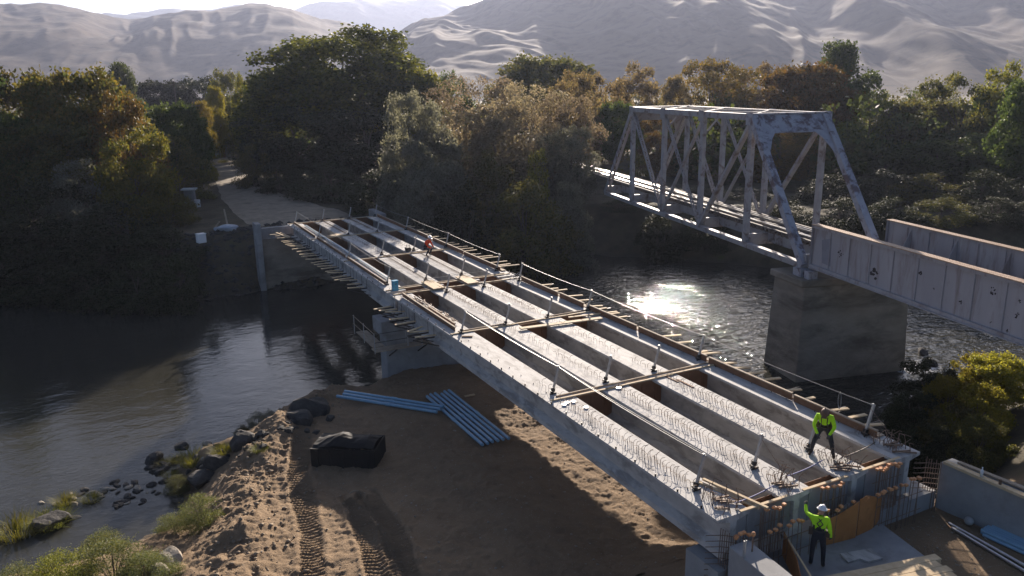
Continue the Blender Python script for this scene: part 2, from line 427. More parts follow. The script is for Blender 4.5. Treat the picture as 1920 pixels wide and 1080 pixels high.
# dirt road on the far bank
def strip(name, pts, wd, m, lift=.03, n=60):
    P = np.array(pts, float); t = np.linspace(0, len(P)-1, n)
    cx = np.interp(t, np.arange(len(P)), P[:, 0]); cyy = np.interp(t, np.arange(len(P)), P[:, 1]); wv = np.interp(t, np.arange(len(P)), wd)
    tx = np.gradient(cx); ty = np.gradient(cyy); L = np.hypot(tx, ty); nx, ny = ty/L, -tx/L
    V, F = [], []; k = 9
    for i in range(n):
        for j in range(k):
            s_ = (j/(k-1)-.5)*(wv[i]+.6*(vnoise(np.array([i*.7]), np.array([j*3.]), 3)[0]-.5))
            V.append((cx[i]+nx[i]*s_, cyy[i]+ny[i]*s_))
    V = np.array(V); z = height(V[:, 0], V[:, 1])+lift
    F = [(i*k+j, i*k+j+1, (i+1)*k+j+1, (i+1)*k+j) for i in range(n-1) for j in range(k-1)]
    return link(name, mesh_np(name, np.column_stack([V, z]), np.array(F), m, True))
M['road'] = noisy('dirt_road', (.22, .185, .14), (.32, .27, .205), 1.2, .95, .4, 8, dist=.05, stain=(.17, .14, .10), sscale=.5)
tag(strip('dirt_road', [(3.6, 61), (2.4, 72), (1.6, 84), (1.8, 98), (3.0, 118), (4.6, 140), (7.5, 170)], [11, 9.5, 7.0, 5.0, 4.4, 4, 4], M['road']), kind='structure')

# water
def water_material():
    m, T, b = newmat('river_water')
    P = T.new('ShaderNodeNewGeometry').outputs['Position']
    mp = T.new('ShaderNodeMapping'); mp.inputs['Rotation'].default_value = (0, 0, math.radians(22)); mp.inputs['Scale'].default_value = (1, 1.6, 1); T.lk(P, mp.inputs[0])
    sx = T.new('ShaderNodeSeparateXYZ'); T.lk(P, sx.inputs[0])
    # faster water right of the road bridge
    fast = T.ramp(T.math('MULTIPLY_ADD', sx.outputs[0], .02, .0), [(.16, (0, 0, 0)), (.42, (1, 1, 1))])
    h1 = T.noise(mp.outputs[0], .55, 3, .5, .3); h2 = T.noise(mp.outputs[0], 2.4, 3, .55, .5); h3 = T.noise(mp.outputs[0], 7.5, 2, .5)
    calm = T.math('ADD', T.math('MULTIPLY', h1, .34), T.math('MULTIPLY', h2, .13))
    calm = T.math('ADD', calm, T.math('MULTIPLY', h3, .03))
    rough = T.math('ADD', T.math('MULTIPLY', T.noise(mp.outputs[0], .75, 2, .5, 1.2), 2.6), T.math('MULTIPLY', T.noise(mp.outputs[0], 2.2, 2, .5, .6), .75))
    hm = T.math('ADD', calm, T.math('MULTIPLY', rough, T.math('MULTIPLY', fast, .85)))
    T.lk(T.bump(hm, 1.0, .085), b.inputs['Normal'])
    b.inputs['Base Color'].default_value = (.038, .037, .030, 1)
    b.inputs['Roughness'].default_value = .02; b.inputs['IOR'].default_value = 1.33; b.inputs['Specular IOR Level'].default_value = .5
    # white water where the current breaks on the railway pier
    foamc = at(1715, 690, WATER)
    d = T.N.new('ShaderNodeVectorMath'); d.operation = 'DISTANCE'; T.lk(P, d.inputs[0]); d.inputs[1].default_value = foamc
    near = T.math('SUBTRACT', 1.25, T.math('MULTIPLY', d.outputs['Value'], .36))
    fn = T.math('MULTIPLY', T.math('ADD', T.noise(P, 1.5, 6, .7), -.12), 1.25)
    fm = T.ramp(T.math('MULTIPLY', near, fn), [(.36, (0, 0, 0)), (.6, (1, 1, 1))])
    df = T.N.new('ShaderNodeBsdfDiffuse'); df.inputs['Color'].default_value = (.75, .77, .78, 1)
    mx = T.N.new('ShaderNodeMixShader'); T.lk(fm, mx.inputs[0]); T.lk(b.outputs[0], mx.inputs[1]); T.lk(df.outputs[0], mx.inputs[2])
    T.lk(mx.outputs[0], T.N['Material Output'].inputs[0])
    return m
M['water'] = water_material()
tag(MB().add([(-400, -120, WATER), (500, -120, WATER), (500, 260, WATER), (-400, 260, WATER)], [(0, 1, 2, 3)]).build('river', M['water']), kind='structure')

# hills
def skyline(pts):
    A, E_ = [], []
    for px, py in pts:
        d = ray(px, py); A.append(math.atan2(d.x, d.y)); E_.append(math.atan2(d.z, math.hypot(d.x, d.y)))
    o = np.argsort(A); return np.array(A)[o], np.array(E_)[o]
def hill(name, sk, R0, R1, az0, az1, m, amp, fa, fr, seed, n=(560, 240), back=1.35, dip=0.0):
    A, E_ = skyline(sk)
    az = np.radians(np.linspace(az0, az1, n[0])); tt = np.linspace(0, 1, n[1])
    AZ, TT = np.meshgrid(az, tt)
    r = R0+(R1*back-R0)*TT**1.15
    u = np.clip((r-R0)/(R1-R0), 0, 1.6)
    H = np.tan(np.interp(AZ, A, E_))*R1+CAM.z+2
    prof = np.where(u < 1, np.sin(np.clip(u, 0, 1)*math.pi/2)**1.15, 1-.5*(u-1))
    X = np.sin(AZ)*r; Y = np.cos(AZ)*r
    wx = X+130*(fbm(X/420, Y/420, 3, seed+3)-.5); wy = Y+130*(fbm(X/420, Y/420, 3, seed+4)-.5)
    al = np.arctan2(X, Y)*R1; rr = np.hypot(X, Y)
    lat = al+.45*(rr-R0)*math.copysign(1, seed-50)+160*(fbm(rr/700, al/900, 3, seed+6)-.5)
    sab = lambda v: np.sqrt((2*v-1)**2+.035)
    spur = 1-sab(vnoise(lat/fa, rr/fr, seed))
    r2 = (1-sab(vnoise(lat/fa*2.1+3, rr/fa/2, seed+11))+.6*(1-sab(vnoise((lat-.5*rr)/fa*4.3+9, rr/fa/1.0, seed+12)))+.4*(1-sab(vnoise((lat+.3*rr)/fa*8.7+2, rr/fa*3, seed+13))))/2.0
    rg = .36*spur+.30*r2+.22*(1-sab(vnoise(wx/fa/1.1, wy/fa/1.1, seed+21)))+.12*fbm(wx/fa/.35, wy/fa/.35, 3, seed+15, .5)
    z = -1.5+(H+1.5)*prof+(rg-.62)*amp*np.sin(np.clip(u, 0, 1.25)*math.pi/1.3)**.8
    z = z+(fbm(X/90, Y/90, 3, seed+8)-.5)*amp*.06*np.clip(u*3, 0, 1)
    z = np.where(u <= 0, -2.5, z)
    V = np.stack([X.ravel(), Y.ravel(), z.ravel()], 1)
    idx = np.arange(n[0]*n[1]).reshape(n[1], n[0])
    F = np.stack([idx[:-1, :-1], idx[:-1, 1:], idx[1:, 1:], idx[1:, :-1]], -1).reshape(-1, 4)
    return tag(link(name, mesh_np(name, V, F, m, True)), kind='structure')
def hill_material(name, c, dark, sc=.006):
    m, T, b = newmat(name)
    P = T.new('ShaderNodeNewGeometry').outputs['Position']
    f = T.noise(P, sc, 6, .62); f2 = T.noise(P, .045, 5, .7)
    col = T.ramp(f, [(.35, c), (.62, tuple(v*1.15 for v in c))])
    col = T.mix(T.ramp(f2, [(.48, (0, 0, 0)), (.62, (1, 1, 1))]), col, dark)
    T.lk(col, b.inputs['Base Color']); b.inputs['Roughness'].default_value = .95; b.inputs['Specular IOR Level'].default_value = .1
    return m
HM = hill_material('dry_grass', (.088, .066, .046), (.045, .037, .027)); HF = hill_material('forest_ridge', (.06, .07, .05), (.035, .045, .03), .003)
hill('hills', [(-700, 10), (-300, 0), (0, 14), (60, 12), (100, 16), (150, 27), (185, 36), (230, 41), (274, 33), (389, 27), (455, 14), (490, 12), (537, 18), (592, 40), (640, 47), (720, 78), (800, 108), (900, 150), (1000, 170), (1200, 175)],
     1050, 2100, -22, 34, HM, 90, 300, 800, 40)
hill('hills', [(600, 172), (700, 150), (741, 72), (790, 50), (860, 30), (935, 0), (1000, -20), (1150, -40), (1400, -50), (1700, -45), (1920, -30), (2500, -30)],
     700, 1900, 14, 82, HM, 115, 300, 1000, 60, (900, 400))
hill('far_ridge', [(-600, 60), (0, 45), (185, 33), (240, 28), (326, 17), (370, 20), (444, 14), (500, 27), (548, 20), (640, 6), (740, -2), (840, -4), (900, 3), (960, 10), (1200, 10)],
     3500, 4600, -22, 45, HF, 260, 700, 1500, 80, (500, 120), 1.08)

# ------------------------------------------------------------------ road bridge: piers, abutments
SP, SPAN, GD = 2.44, 28.1, 1.35        # girder spacing, span, girder depth
def pier():
    t = empty('bridge_pier', (0, 0, 0), 0, 'grey concrete wall pier of the new road bridge, standing at the river edge', 'bridge pier')
    MB().box(-.45, 27.55, -7.2, 8.9, 28.75, -2.35).build('pier_wall', M['concrete_grey'], t, bevel=.05)
    MB().box(-.75, 27.3, -2.35, 9.2, 29.0, -GD-.12).build('pier_cap', M['concrete_grey'], t, bevel=.03)
    bp = MB()
    for i in range(4):
        for y in (27.62, 28.62): bp.box(i*SP+.35, y-.2, -GD-.12, i*SP+.85, y+.2, -GD+.005)
    bp.build('bearing_pad', M['dark_steel'], t, kind='stuff')
pier()
def far_abutment():
    t = empty('far_abutment', (0, 0, 0), 0, 'grey concrete abutment with tall wing walls at the far end of the road bridge', 'abutment')
    MB().box(-2.2, 56.9, -6.6, 8.9, 57.9, -GD-.1).build('seat_wall', M['concrete_old'], t)  # darker concrete than the other walls, putting this wall's shade into its colour
    MB().box(-2.2, 57.35, -GD-.1, 8.9, 57.9, -.45).build('back_wall', M['concrete_grey'], t)
    MB().prism([(-2.7, 56.5), (-2.2, 56.5), (-2.2, 57.9), (-2.7, 57.9)], -6.6, .12).build('wing_wall', M['concrete_grey'], t, bevel=.04)
    MB().prism([(8.9, 56.8), (9.5, 56.8), (9.5, 60.5), (8.9, 60.5)], -6.6, 0.0).build('wing_wall', M['concrete_grey'], t, bevel=.04)
far_abutment()

# ------------------------------------------------------------------ girders with rebar hoops
def camber(y, L): return .07*math.sin(math.pi*y/L)
SEC = [(0, 0), (1.2, 0), (1.2, -.1), (.72, -.2), (.69, -1.0), (.93, -1.15), (.93, -GD), (.27, -GD), (.27, -1.15), (.51, -1.0), (.48, -.2), (0, -.1)]
def girder_mesh(L):
    n = 14; b = MB()
    for i in range(n+1):
        y = L*i/n
        b.v += [(x, y, z+camber(y, L)) for x, z in SEC]
    k = len(SEC)
    for i in range(n):
        for j in range(k):
            b.f.append((i*k+j, i*k+(j+1) % k, (i+1)*k+(j+1) % k, (i+1)*k+j))
    b.f.append(tuple(range(k))); b.f.append(tuple(n*k+j for j in reversed(range(k))))
    return b.mesh('concrete_girder', M['concrete'])
GL = SPAN-.35
g_mesh = girder_mesh(GL)
def hoop_b(b, cx, y, z, h=.24, wd=.17, r=.0078, jit=0.0, flip=1):
    for s in (-1, 1):
        j = rnd.uniform(-jit, jit)
        b.tube([(cx+s*.05+j, y, z-.02), (cx+s*.05+j, y, z+h*.72), (cx+s*(.05+wd*.35)+j, y+.01*flip, z+h*.98), (cx+s*(.05+wd)+j, y+.03*flip, z+h)], r, 4, False)
hoops = []
for k in range(4):
    b = MB(); hoop_b(b, 0, 0, 0, rnd.uniform(.2, .26), rnd.uniform(.14, .2), jit=.015, flip=rnd.choice((-1, 1))); hoops.append(b.mesh('rebar_hoop', M['rebar']))
ORD = ['first girder from the left', 'second girder from the left', 'third girder from the left', 'rightmost girder']
def hoop_ys(i):
    ys = []; y = .35
    while y < GL-.3:
        d = .16 if (y < 9.0 or y > 19.6) else .46
        ys.append(y); y += d*rnd.uniform(.92, 1.08)
    return ys
girders = {}
for sp in range(2):
    for i in range(4):
        y0 = .0 if sp == 0 else SPAN+.17
        o = link('concrete_girder', g_mesh, None, (i*SP, y0, 0))
        tag(o, 'pale concrete bridge girder of the %s span, %s' % ('near' if sp == 0 else 'far', ORD[i]), 'girder', 'concrete girders of the road bridge')
        girders[sp, i] = o
        ys = hoop_ys(i)
        if sp == 0:
            for y in ys:
                if i == 0 and 11.5 < y < 24: continue
                if i == 3 and 2.0 < y < 27: continue
                if rnd.random() < .05: continue
                link('rebar_hoop', rnd.choice(hoops), o, (.6+rnd.uniform(-.03, .03), y, camber(y, GL)), (rnd.uniform(-.22, .22), rnd.uniform(-.12, .12), rnd.uniform(-.5, .5)), (1, 1, rnd.uniform(.75, 1.15)))
        elif i in (1, 2):
            b = MB()
            for y in ys: hoop_b(b, .6, y, camber(y, GL), .2, .16, .009)
            b.build('rebar_hoops', M['rebar'], o, kind='stuff')
        # bolts of the hangers along the flange edge, dark dots on the edge of the outer girders
        if i in (0, 3):
            b = MB(); y = .7
            while y < GL-.2:
                x = .04 if i == 0 else 1.16
                b.box(x-.02, y-.02, camber(y, GL)-.01, x+.02, y+.02, camber(y, GL)+.09)
                x = .42 if i == 0 else .70
                b.box(x-.008, y-.015, camber(y, GL)-.01, x+.008, y+.015, camber(y, GL)+.05); y += 1.05
            b.build('hanger_bolts', M['dark_steel'], o, kind='stuff')

# tangled bent bars and clamps at the near girder ends
def end_cage(i):
    b = MB(); x0 = i*SP+.6
    for k in range(16):
        x = x0+rnd.uniform(-.3, .42); y = rnd.uniform(.1, 1.15); h = rnd.uniform(.25, .62)
        a = rnd.uniform(-.2, .2)
        b.tube([(x, y, 0), (x+a*.3, y+rnd.uniform(-.1, .1), h*.6), (x+a, y+rnd.uniform(-.15, .15), h), (x+a+.12, y-.1, h*.9)], .011, 4, False)
    for k in range(5):
        x = x0+rnd.uniform(-.4, .1); y = rnd.uniform(.2, .9)
        b.beam((x, y, .045), (x+rnd.uniform(.25, .6), y-rnd.uniform(0, .4), .06), .04, .05)
    return tag(b.build('bent_rebar', M['rebar']), 'tangle of bent rusty bars on the near end of the %s' % ORD[i], 'rebar', 'bent bars on the near girder ends')
for i in range(4): end_cage(i)

# ------------------------------------------------------------------ safety stanchions and cables
ROWS = [(0, 1.75), (0, 10.1), (0, 18.9), (0, 26.6), (1, 1.6), (1, 10.2), (1, 18.9), (1, 27.2)]
def post_meshes():
    p = MB().beam((0, 0, .0), (.27, -.03, 1.07), .075, .075)
    c = MB().box(-.05, -.055, -.01, .05, .055, .02)
    c.beam((-.02, -.13, .05), (-.02, .13, .05), .03, .06); c.beam((-.14, -.08, .035), (.14, -.08, .035), .03, .06)
    c.tube([(-.13, -.1, 0), (-.13, -.1, .16)], .018, 5); c.tube([(.12, .1, 0), (.12, .1, .13)], .018, 5)
    c.tube([(.03, 0, .18), (.16, .12, .01)], .012, 4); c.beam((.02, 0, .1), (.05, 0, .22), .12, .12)
    h = MB()
    for k in range(7): h.box(.03+.27*(k+1)/8.2-.04, -.05+.0, .13*(k+1)-.02, .03+.27*(k+1)/8.2-.02, -.038, .13*(k+1)+.02)
    e = MB().tube([(.25, -.06, 1.05), (.25, .06, 1.05)], .03, 6); e.box(.22, -.02, 1.06, .30, .02, 1.1)
    return p.mesh('post', M['galv']), c.mesh('base_clamp', M['dark_steel']), h.mesh('slots', M['dark_steel']), e.mesh('cable_eye', M['galv'])
pm = post_meshes()
PY, tops = {}, {}
for r, (sp, y) in enumerate(ROWS):
    for i in range(4):
        yy = y+rnd.uniform(-.15, .15); x = i*SP+(.58 if i < 3 else .66)
        if r == 3 and i in (0,): continue
        wy = yy+(0 if sp == 0 else SPAN+.17)
        lab = 'galvanised post leaning on the %s, %s row from the near end' % (ORD[i], ['first', 'second', 'third', 'fourth', 'fifth', 'sixth', 'seventh', 'last'][r])
        t = empty('safety_post', (x, wy, camber(yy, GL)), 0, lab, 'safety post', 'leaning safety posts on the girders')
        for nm, me in zip(('post', 'base_clamp', 'cable_eye'), (pm[0], pm[1], pm[3])): link(nm, me, t)
        link('slots', pm[2], t)['kind'] = 'stuff'
        tops[r, i] = Vector((x+.26, wy-.03, camber(yy, GL)+1.05)); PY[r, i] = Vector((x, wy, camber(yy, GL)))
def rope(name, pts, m, label, sag=.12, r=.011, group=None, cat='cable'):
    P = []
    for a, b_ in zip(pts[:-1], pts[1:]):
        for k in range(8):
            t = k/8; p = a.lerp(b_, t); p.z -= sag*4*t*(1-t); P.append(p)
    P.append(pts[-1])
    return tag(MB().tube(P, r, 5).build(name, m), label, cat, group)
for i in (0, 3):
    for j, (a, b_) in enumerate(((0, 2 if i == 0 else 3), (4, 7))):
        rows = [r for r in range(a, b_+1) if (r, i) in tops]
        rope('safety_cable', [tops[r, i] for r in rows], M['cable'], 'steel lifeline strung along the post tops of the %s, %s span' % (ORD[i], 'near' if j == 0 else 'far'), .08, .013, 'lifelines')
# second line low beside the second girder
rope('safety_cable', [tops[0, 0]+Vector((.25, .2, -.12)), tops[1, 0]+Vector((.15, 0, -.1)), tops[2, 0]+Vector((.15, 0, -.1))], M['cable'], 'slack second lifeline under the first, beside the second girder', .05, .009, 'lifelines')
for r in (4, 5, 6, 7):
    for i in range(3):
        if r in (4,) and i == 0: continue
        rope('cross_cable', [PY[r, i]+Vector((.05, 0, .12)), PY[r, i+1]+Vector((0, 0, .12))], M['galv'],
             'thin cross cable right of the %s, %s post row from the near end' % (ORD[i].replace(' from the left', ''), ['', '', '', '', 'fifth', 'sixth', 'seventh', 'last'][r]), .03, .014, 'cross cables of the far span')
rope('lifeline_drop', [tops[7, 0], PY[7, 1]+Vector((-.2, -3.5, .05))], M['galv'], 'cable sloping down from the far left post to the deck', .1, .013)
# spare loop hanging on the right lifeline near the last post
b = MB()
c0 = tops[0, 3].lerp(tops[1, 3], .16)+Vector((0, 0, -.33))
for k in range(4):
    b.tube([c0+Vector(((.24-.02*k)*math.cos(a)*.6+rnd.uniform(-.01, .01), (.24-.02*k)*math.cos(a)*.8, (.26+.02*k)*math.sin(a))) for a in [q*2*math.pi/16 for q in range(17)]], .007, 4, False)
tag(b.build('cable_coil', M['cable']), 'loose coil of thin wire hanging from the right lifeline', 'wire coil')

# ------------------------------------------------------------------ diaphragm forms between girders
DY = [(0, .12, 'at the near girder ends'), (0, 9.3, 'at the first third of the near span'), (0, 18.7, 'at the second third of the near span'), (0, 27.4, 'just before the pier'),
      (1, .35, 'just beyond the pier'), (1, 9.3, 'at the first third of the far span'), (1, 18.7, 'at the second third of the far span'), (1, 27.3, 'at the far girder ends')]
GAPN = ['left gap', 'middle gap', 'right gap']
for sp, y, where in DY:
    for i in range(3):
        y0 = y+(0 if sp == 0 else SPAN+.17); x0, x1 = i*SP+.73, (i+1)*SP+.47
        z = camber(y, GL)
        t = empty('diaphragm_form', (x0, y0, z), 0, 'brown plywood form in the %s, %s' % (GAPN[i], where), 'form panel', 'diaphragm forms between the girders')
        MB().box(0, -.01, -1.12, x1-x0, .01, -.06).build('panel', M['concrete_grey' if (sp, y) == (0, .12) else 'form'], t)
        MB().box(0, .28, -1.12, x1-x0, .30, -.06).build('panel', M['form'], t)
        for q in (.22, .55, .85):
            MB().box((x1-x0)*q-.02, -.05, -1.1, (x1-x0)*q+.02, -.0105, -.1).build('batten', M['concrete_grey' if (sp, y) == (0, .12) else 'form'], t)
        if (sp, y) == (0, .12):
            MB().beam((.15, -.06, .02-.02), (x1-x0-.15, -.06+rnd.uniform(-.05, .05), -.02), .1, .045).build('top_timber', M['timber'], t)
        else:
            MB().beam((-.42-rnd.uniform(0, .3), rnd.uniform(-.06, .06), .03), (x1-x0+.4+rnd.uniform(0, .2), rnd.uniform(-.06, .06), .03), .09, .05).build('top_timber', M['timber'], t)
            if rnd.random() < .5: MB().beam((-.2, .3, .03), (x1-x0+.3, .32, .03), .06, .05).build('top_timber', M['timber_grey'], t)

# ------------------------------------------------------------------ edge forms standing on the outer girders
def edge_form(x, ya, yb, sp, h, side, lab, grp):
    y0 = 0 if sp == 0 else SPAN+.17; mid = (ya+yb)/2
    z = camber(mid, GL)
    t = empty('edge_form', (x, y0+ya, z), 0, lab, 'form board', grp)
    L = yb-ya
    MB().box(-.02, 0, .0, .0, L, h).build('board', M['form'], t)
    MB().box(-.045, 0, h, .05, L, h+.04).build('top_rail', M['timber_grey'], t)
    st = MB(); yq = .3
    while yq < L:
        st.box(0.001, yq-.02, .002, .045, yq+.02, h-.002); yq += .6
    st.build('studs', M['timber_grey'], t, kind='stuff')
    return t
FORMS_R = [(0, 1.3, 4.9), (0, 5.0, 9.6), (0, 9.75, 14.6), (0, 14.75, 19.2), (0, 19.5, 22.0), (0, 22.2, 26.6), (1, 1.2, 7), (1, 7.1, 13), (1, 13.1, 19), (1, 19.1, 26.8)]
NUM = ['first', 'second', 'third', 'fourth', 'fifth', 'sixth', 'seventh', 'eighth', 'ninth', 'tenth']
for k, (sp, a, c) in enumerate(FORMS_R):
    edge_form(3*SP+.78, a, c, sp, .26, 1, 'brown edge form on the rightmost girder, %s length from the near end' % NUM[k], 'edge forms on the rightmost girder')
    # timber walkway strip outside the form
    y0 = 0 if sp == 0 else SPAN+.17
    tag(MB().box(3*SP+.9, y0+a+.02, camber((a+c)/2, GL)+.004, 3*SP+1.19, y0+c-.02, camber((a+c)/2, GL)+.04).build('form_plank', M['timber_grey']), 'weathered plank outside the right edge form, %s length from the near end' % NUM[k], 'plank', 'weathered planks on the rightmost girder')
for k, (sp, a, c) in enumerate([(0, 19.2, 26.8), (1, 1.5, 9.9), (1, 10.4, 18.6), (1, 19.2, 27.0)]):
    edge_form(.47, a, c, sp, .2, -1, 'brown edge form on the leftmost girder, %s length from the near end' % NUM[k], 'edge forms on the leftmost girder')
edge_form(.8, 20.0, 23.6, 0, .12, 1, 'short loose form rail lying on the leftmost girder just before the pier', 'edge forms on the leftmost girder')

# ------------------------------------------------------------------ timbers sticking out of both sides, on hanging brackets
def timber(p, q, wd, label, grp, m='timber', th=.045):
    p = Vector(p); q = Vector(q)
    return tag(MB().beam(p, q, wd, th).build('outrigger_timber', M[m]), label, 'timber', grp)
def bracket(x, y, s, z):
    b = MB()
    b.beam((x, y, z-.05), (x+s*1.15, y, z-.05), .05, .07); b.beam((x+s*1.05, y, z-.09), (x-s*.35, y, z-.62), .04, .05)
    b.tube([(x+s*.02, y, z-.02), (x+s*.02, y, -.03)], .012, 4); b.tube([(x+s*.55, y, z-.08), (x+s*.3, y, z-.33)], .012, 4)
    return tag(b.build('overhang_bracket', M['dark_steel']), 'dark steel overhang bracket hung under the %s flange edge' % ('left' if s < 0 else 'right'), 'bracket', 'overhang brackets under the outer flanges')
ORDN = NUM+['eleventh', 'twelfth', 'thirteenth']
RT = [(1276.7, 628), (1297.5, 640.6), (1326, 657.8), (1351.7, 660.8), (1381, 680), (1407.8, 688.6), (1436.4, 696.7), (1463.3, 708.6), (1502.6, 730), (1527, 745), (1590.6, 765.8), (1623.4, 777), (1656, 795)]
RT += [(780+a/4.8, 420+c/4.8) for a, c in [(68, 48), (108, 68), (205, 112), (275, 128), (345, 165), (388, 180), (465, 200), (515, 215), (548, 232), (535, 270), (690, 283), (760, 292), (820, 333), (850, 357), (930, 365), (1215, 543), (1280, 577), (1360, 588), (1500, 640), (1590, 680), (1680, 735), (1715, 755), (1830, 800), (1900, 830)]]
RT += [(440+a/4.155, 380+c/4.155) for a, c in [(1235, 160), (1300, 168), (1370, 178), (1405, 186), (1470, 210), (1505, 225), (1535, 240), (1590, 262)]]
for k, (px, py) in enumerate(RT):
    q = at(px, py, -.04); near = q.y < 28
    p = Vector((3*SP+1.205, q.y+rnd.uniform(-.05, .4)*(1 if near else .5), -.04)); q = p+(q-p).normalized()*min((q-p).length, 2.4)
    timber(p, q, .15 if near else .12, ('%s pale timber from the near end along the right edge of the deck' % ORDN[12-k]) if k < 13 else 'pale timber sticking out over the water from the right edge, %s span' % ('near' if near else 'far'), 'timbers along the right edge, %s span' % ('near' if near else 'far'))
    if k % 2 == 0: bracket(3*SP+1.17, p.y, 1, -.07)
LT = [(480+a/6.354, 390+b_/6.354, 480+c/6.354, 390+d/6.354) for a, b_, c, d in [(165,318,275,312),(230,335,330,325),(250,360,400,350),(300,398,440,385),(325,412,455,398),(345,435,490,420),(375,447,545,440),(405,455,560,455),(430,492,590,470),(485,522,650,500),(515,555,690,540),(540,580,720,560),(590,612,790,605),(655,655,840,625),(690,675,870,655),(730,695,910,685),(775,725,965,700),(825,757,1000,740),(850,772,1035,765),(905,832,1080,805),(935,860,1145,825),(1000,865,1205,852),(1085,912,1235,898),(1090,955,1285,940)]]
LT += [(480+240/6.354, 390+292/6.354, 480+370/6.354, 390+345/6.354), (480+290/6.354, 390+290/6.354, 480+400/6.354, 390+345/6.354)]
LN = [(640+a/5.4, 520+b_/5.4, 640+c/5.4, 520+d/5.4) for a, b_, c, d in [(330,325,500,292),(380,338,565,320),(440,350,640,345),(485,428,678,405),(545,480,750,443),(675,550,820,497),(690,556,885,540),(745,608,955,582)]]
for k, (a, b_, c, d) in enumerate(LT+LN):
    z = -.55+(.05 if k in (24, 25, 31) else 0); near = k >= len(LT)
    p, q = at(a, b_, z), at(c, d, z)
    timber(p, q, .13 if not near else .15, ('%s pale timber from the near end along the left edge of the deck' % ORDN[len(LT)+len(LN)-1-k]) if near else 'pale timber sticking out from the left edge of the far span', 'timbers along the left edge, %s span' % ('near' if near else 'far'))
    if k not in (24, 25, 31): bracket(.03, q.y, -1, -.6)

# ------------------------------------------------------------------ loose things on the deck
def board(name, p, q, wd, th, label, cat='plank', m='timber', grp=None, z=None):
    return tag(MB().beam(p, q, wd, th).build(name, M[m], bevel=.004), label, cat, grp)
def cb(y): return camber(y if y < SPAN else y-SPAN-.17, GL)
def onp(px, py, z): return at(px, py, z)
board('walk_plank', onp(1128, 596, .16), onp(975, 616, .16), .3, .05, 'wide pale walk plank bridging the second and third girders', 'plank')
board('walk_plank', onp(1157, 584, .15), onp(1066, 595, .15), .16, .04, 'narrow pale plank lying beside the wide walk plank', 'plank')
board('platform_panel', onp(800, 527, .12), onp(824, 541, .12), .75, .06, 'pale plywood panel on the second girder above the pier', 'plywood sheet')
board('platform_panel', onp(864, 518, .12), onp(888, 531, .12), .75, .06, 'pale plywood panel on the third girder above the pier', 'plywood sheet')
board('plywood_scrap', onp(622, 440, .1), onp(640, 442, .1), 1.0, .04, 'small pale plywood piece on the second girder in the far span', 'plywood sheet')
board('loose_timber', onp(1318, 898, .12), onp(1440, 953, .02), .1, .06, 'upper of two long pale timbers bridging girder ends beside the near left post', 'timber', grp='long timbers at the near end')
board('loose_timber', onp(1310, 904, .05), onp(1424, 953, -.04), .1, .06, 'lower of two long pale timbers bridging girder ends beside the near left post', 'timber', grp='long timbers at the near end')
board('dark_block', onp(866, 632, .06), onp(886, 632, .06), .1, .12, 'short dark timber block on the left girder past the pier', 'timber block', 'form')
for k, (a, b_, c, d) in enumerate([(1247, 706, 1272, 717), (1270, 712, 1300, 727)]):
    board('short_bar', onp(a, b_, .05), onp(c, d, .05), .09, .07, ['dark short bar on the third girder by the second post row', 'pale-topped short bar on the third girder, nearer of the two'][k], 'timber block', 'form')
for k, (a, b_) in enumerate([(1058, 763), (1064, 759), (1075, 757), (1099, 768)]):
    p = onp(a, b_, .0); p.z = camber(p.y, GL)
    tag(MB().tube([p, p+Vector((0, 0, .05))], .09, 12).build('white_disc', M['white']), ['leftmost white disc lying on the left girder', 'second white disc from the left on the left girder', 'third white disc from the left on the left girder', 'white disc apart from the others, at a short rod'][k], 'disc', 'white discs on the left girder')
p = onp(1070, 770, .04); tag(MB().tube([p, onp(1096, 768, .04)], .02, 5).build('short_rod', M['timber']), 'short pale rod on the left girder beside a white disc', 'rod')
p = onp(1160, 731, 0); p.z = camber(p.y, GL)
tag(MB().tube([p, p+Vector((0, 0, .05))], .12, 12).build('white_disc', M['white']), 'white disc on the second girder near the brown form', 'disc', 'white discs on the girders')
# hose curl on the third girder
tag(MB().tube([onp(1045+k*4.2, 608+3.5*math.sin(k*.9)+k*.3, .06) for k in range(10)], .018, 5).build('hose', M['dark_steel']), 'dark hose curling over the third girder beside the walk plank', 'hose')
# conduits, blue pipe and blue box along the far span of the left girder
for k, x in enumerate((1.02, 1.14)):
    b = MB().tube([(x, SPAN+3.0, .13), (x, SPAN+14, .17), (x, SPAN+25.5, .13)], .045 if k == 0 else .03, 6)
    tag(b.build('deck_pipe', M['pvc'] if k == 0 else M['conduit']), ['blue pipe laid along the left girder of the far span', 'silver pipe laid beside the blue pipe on the left girder'][k], 'pipe')
p = onp(741, 543, .05)
t = empty('blue_box', (p.x, p.y, camber(.5, GL)), .1, 'bright blue upright box standing on the left girder above the pier', 'box')
MB().box(-.17, -.14, 0, .17, .14, .56).build('body', M['box_blue'], t, bevel=.02)
MB().box(-.19, -.16, .56, .19, .16, .61).build('lid', M['box_blue'], t, bevel=.015)
MB().box(-.06, -.16, .40, .06, -.141, .44).build('handle', M['dark_steel'], t)
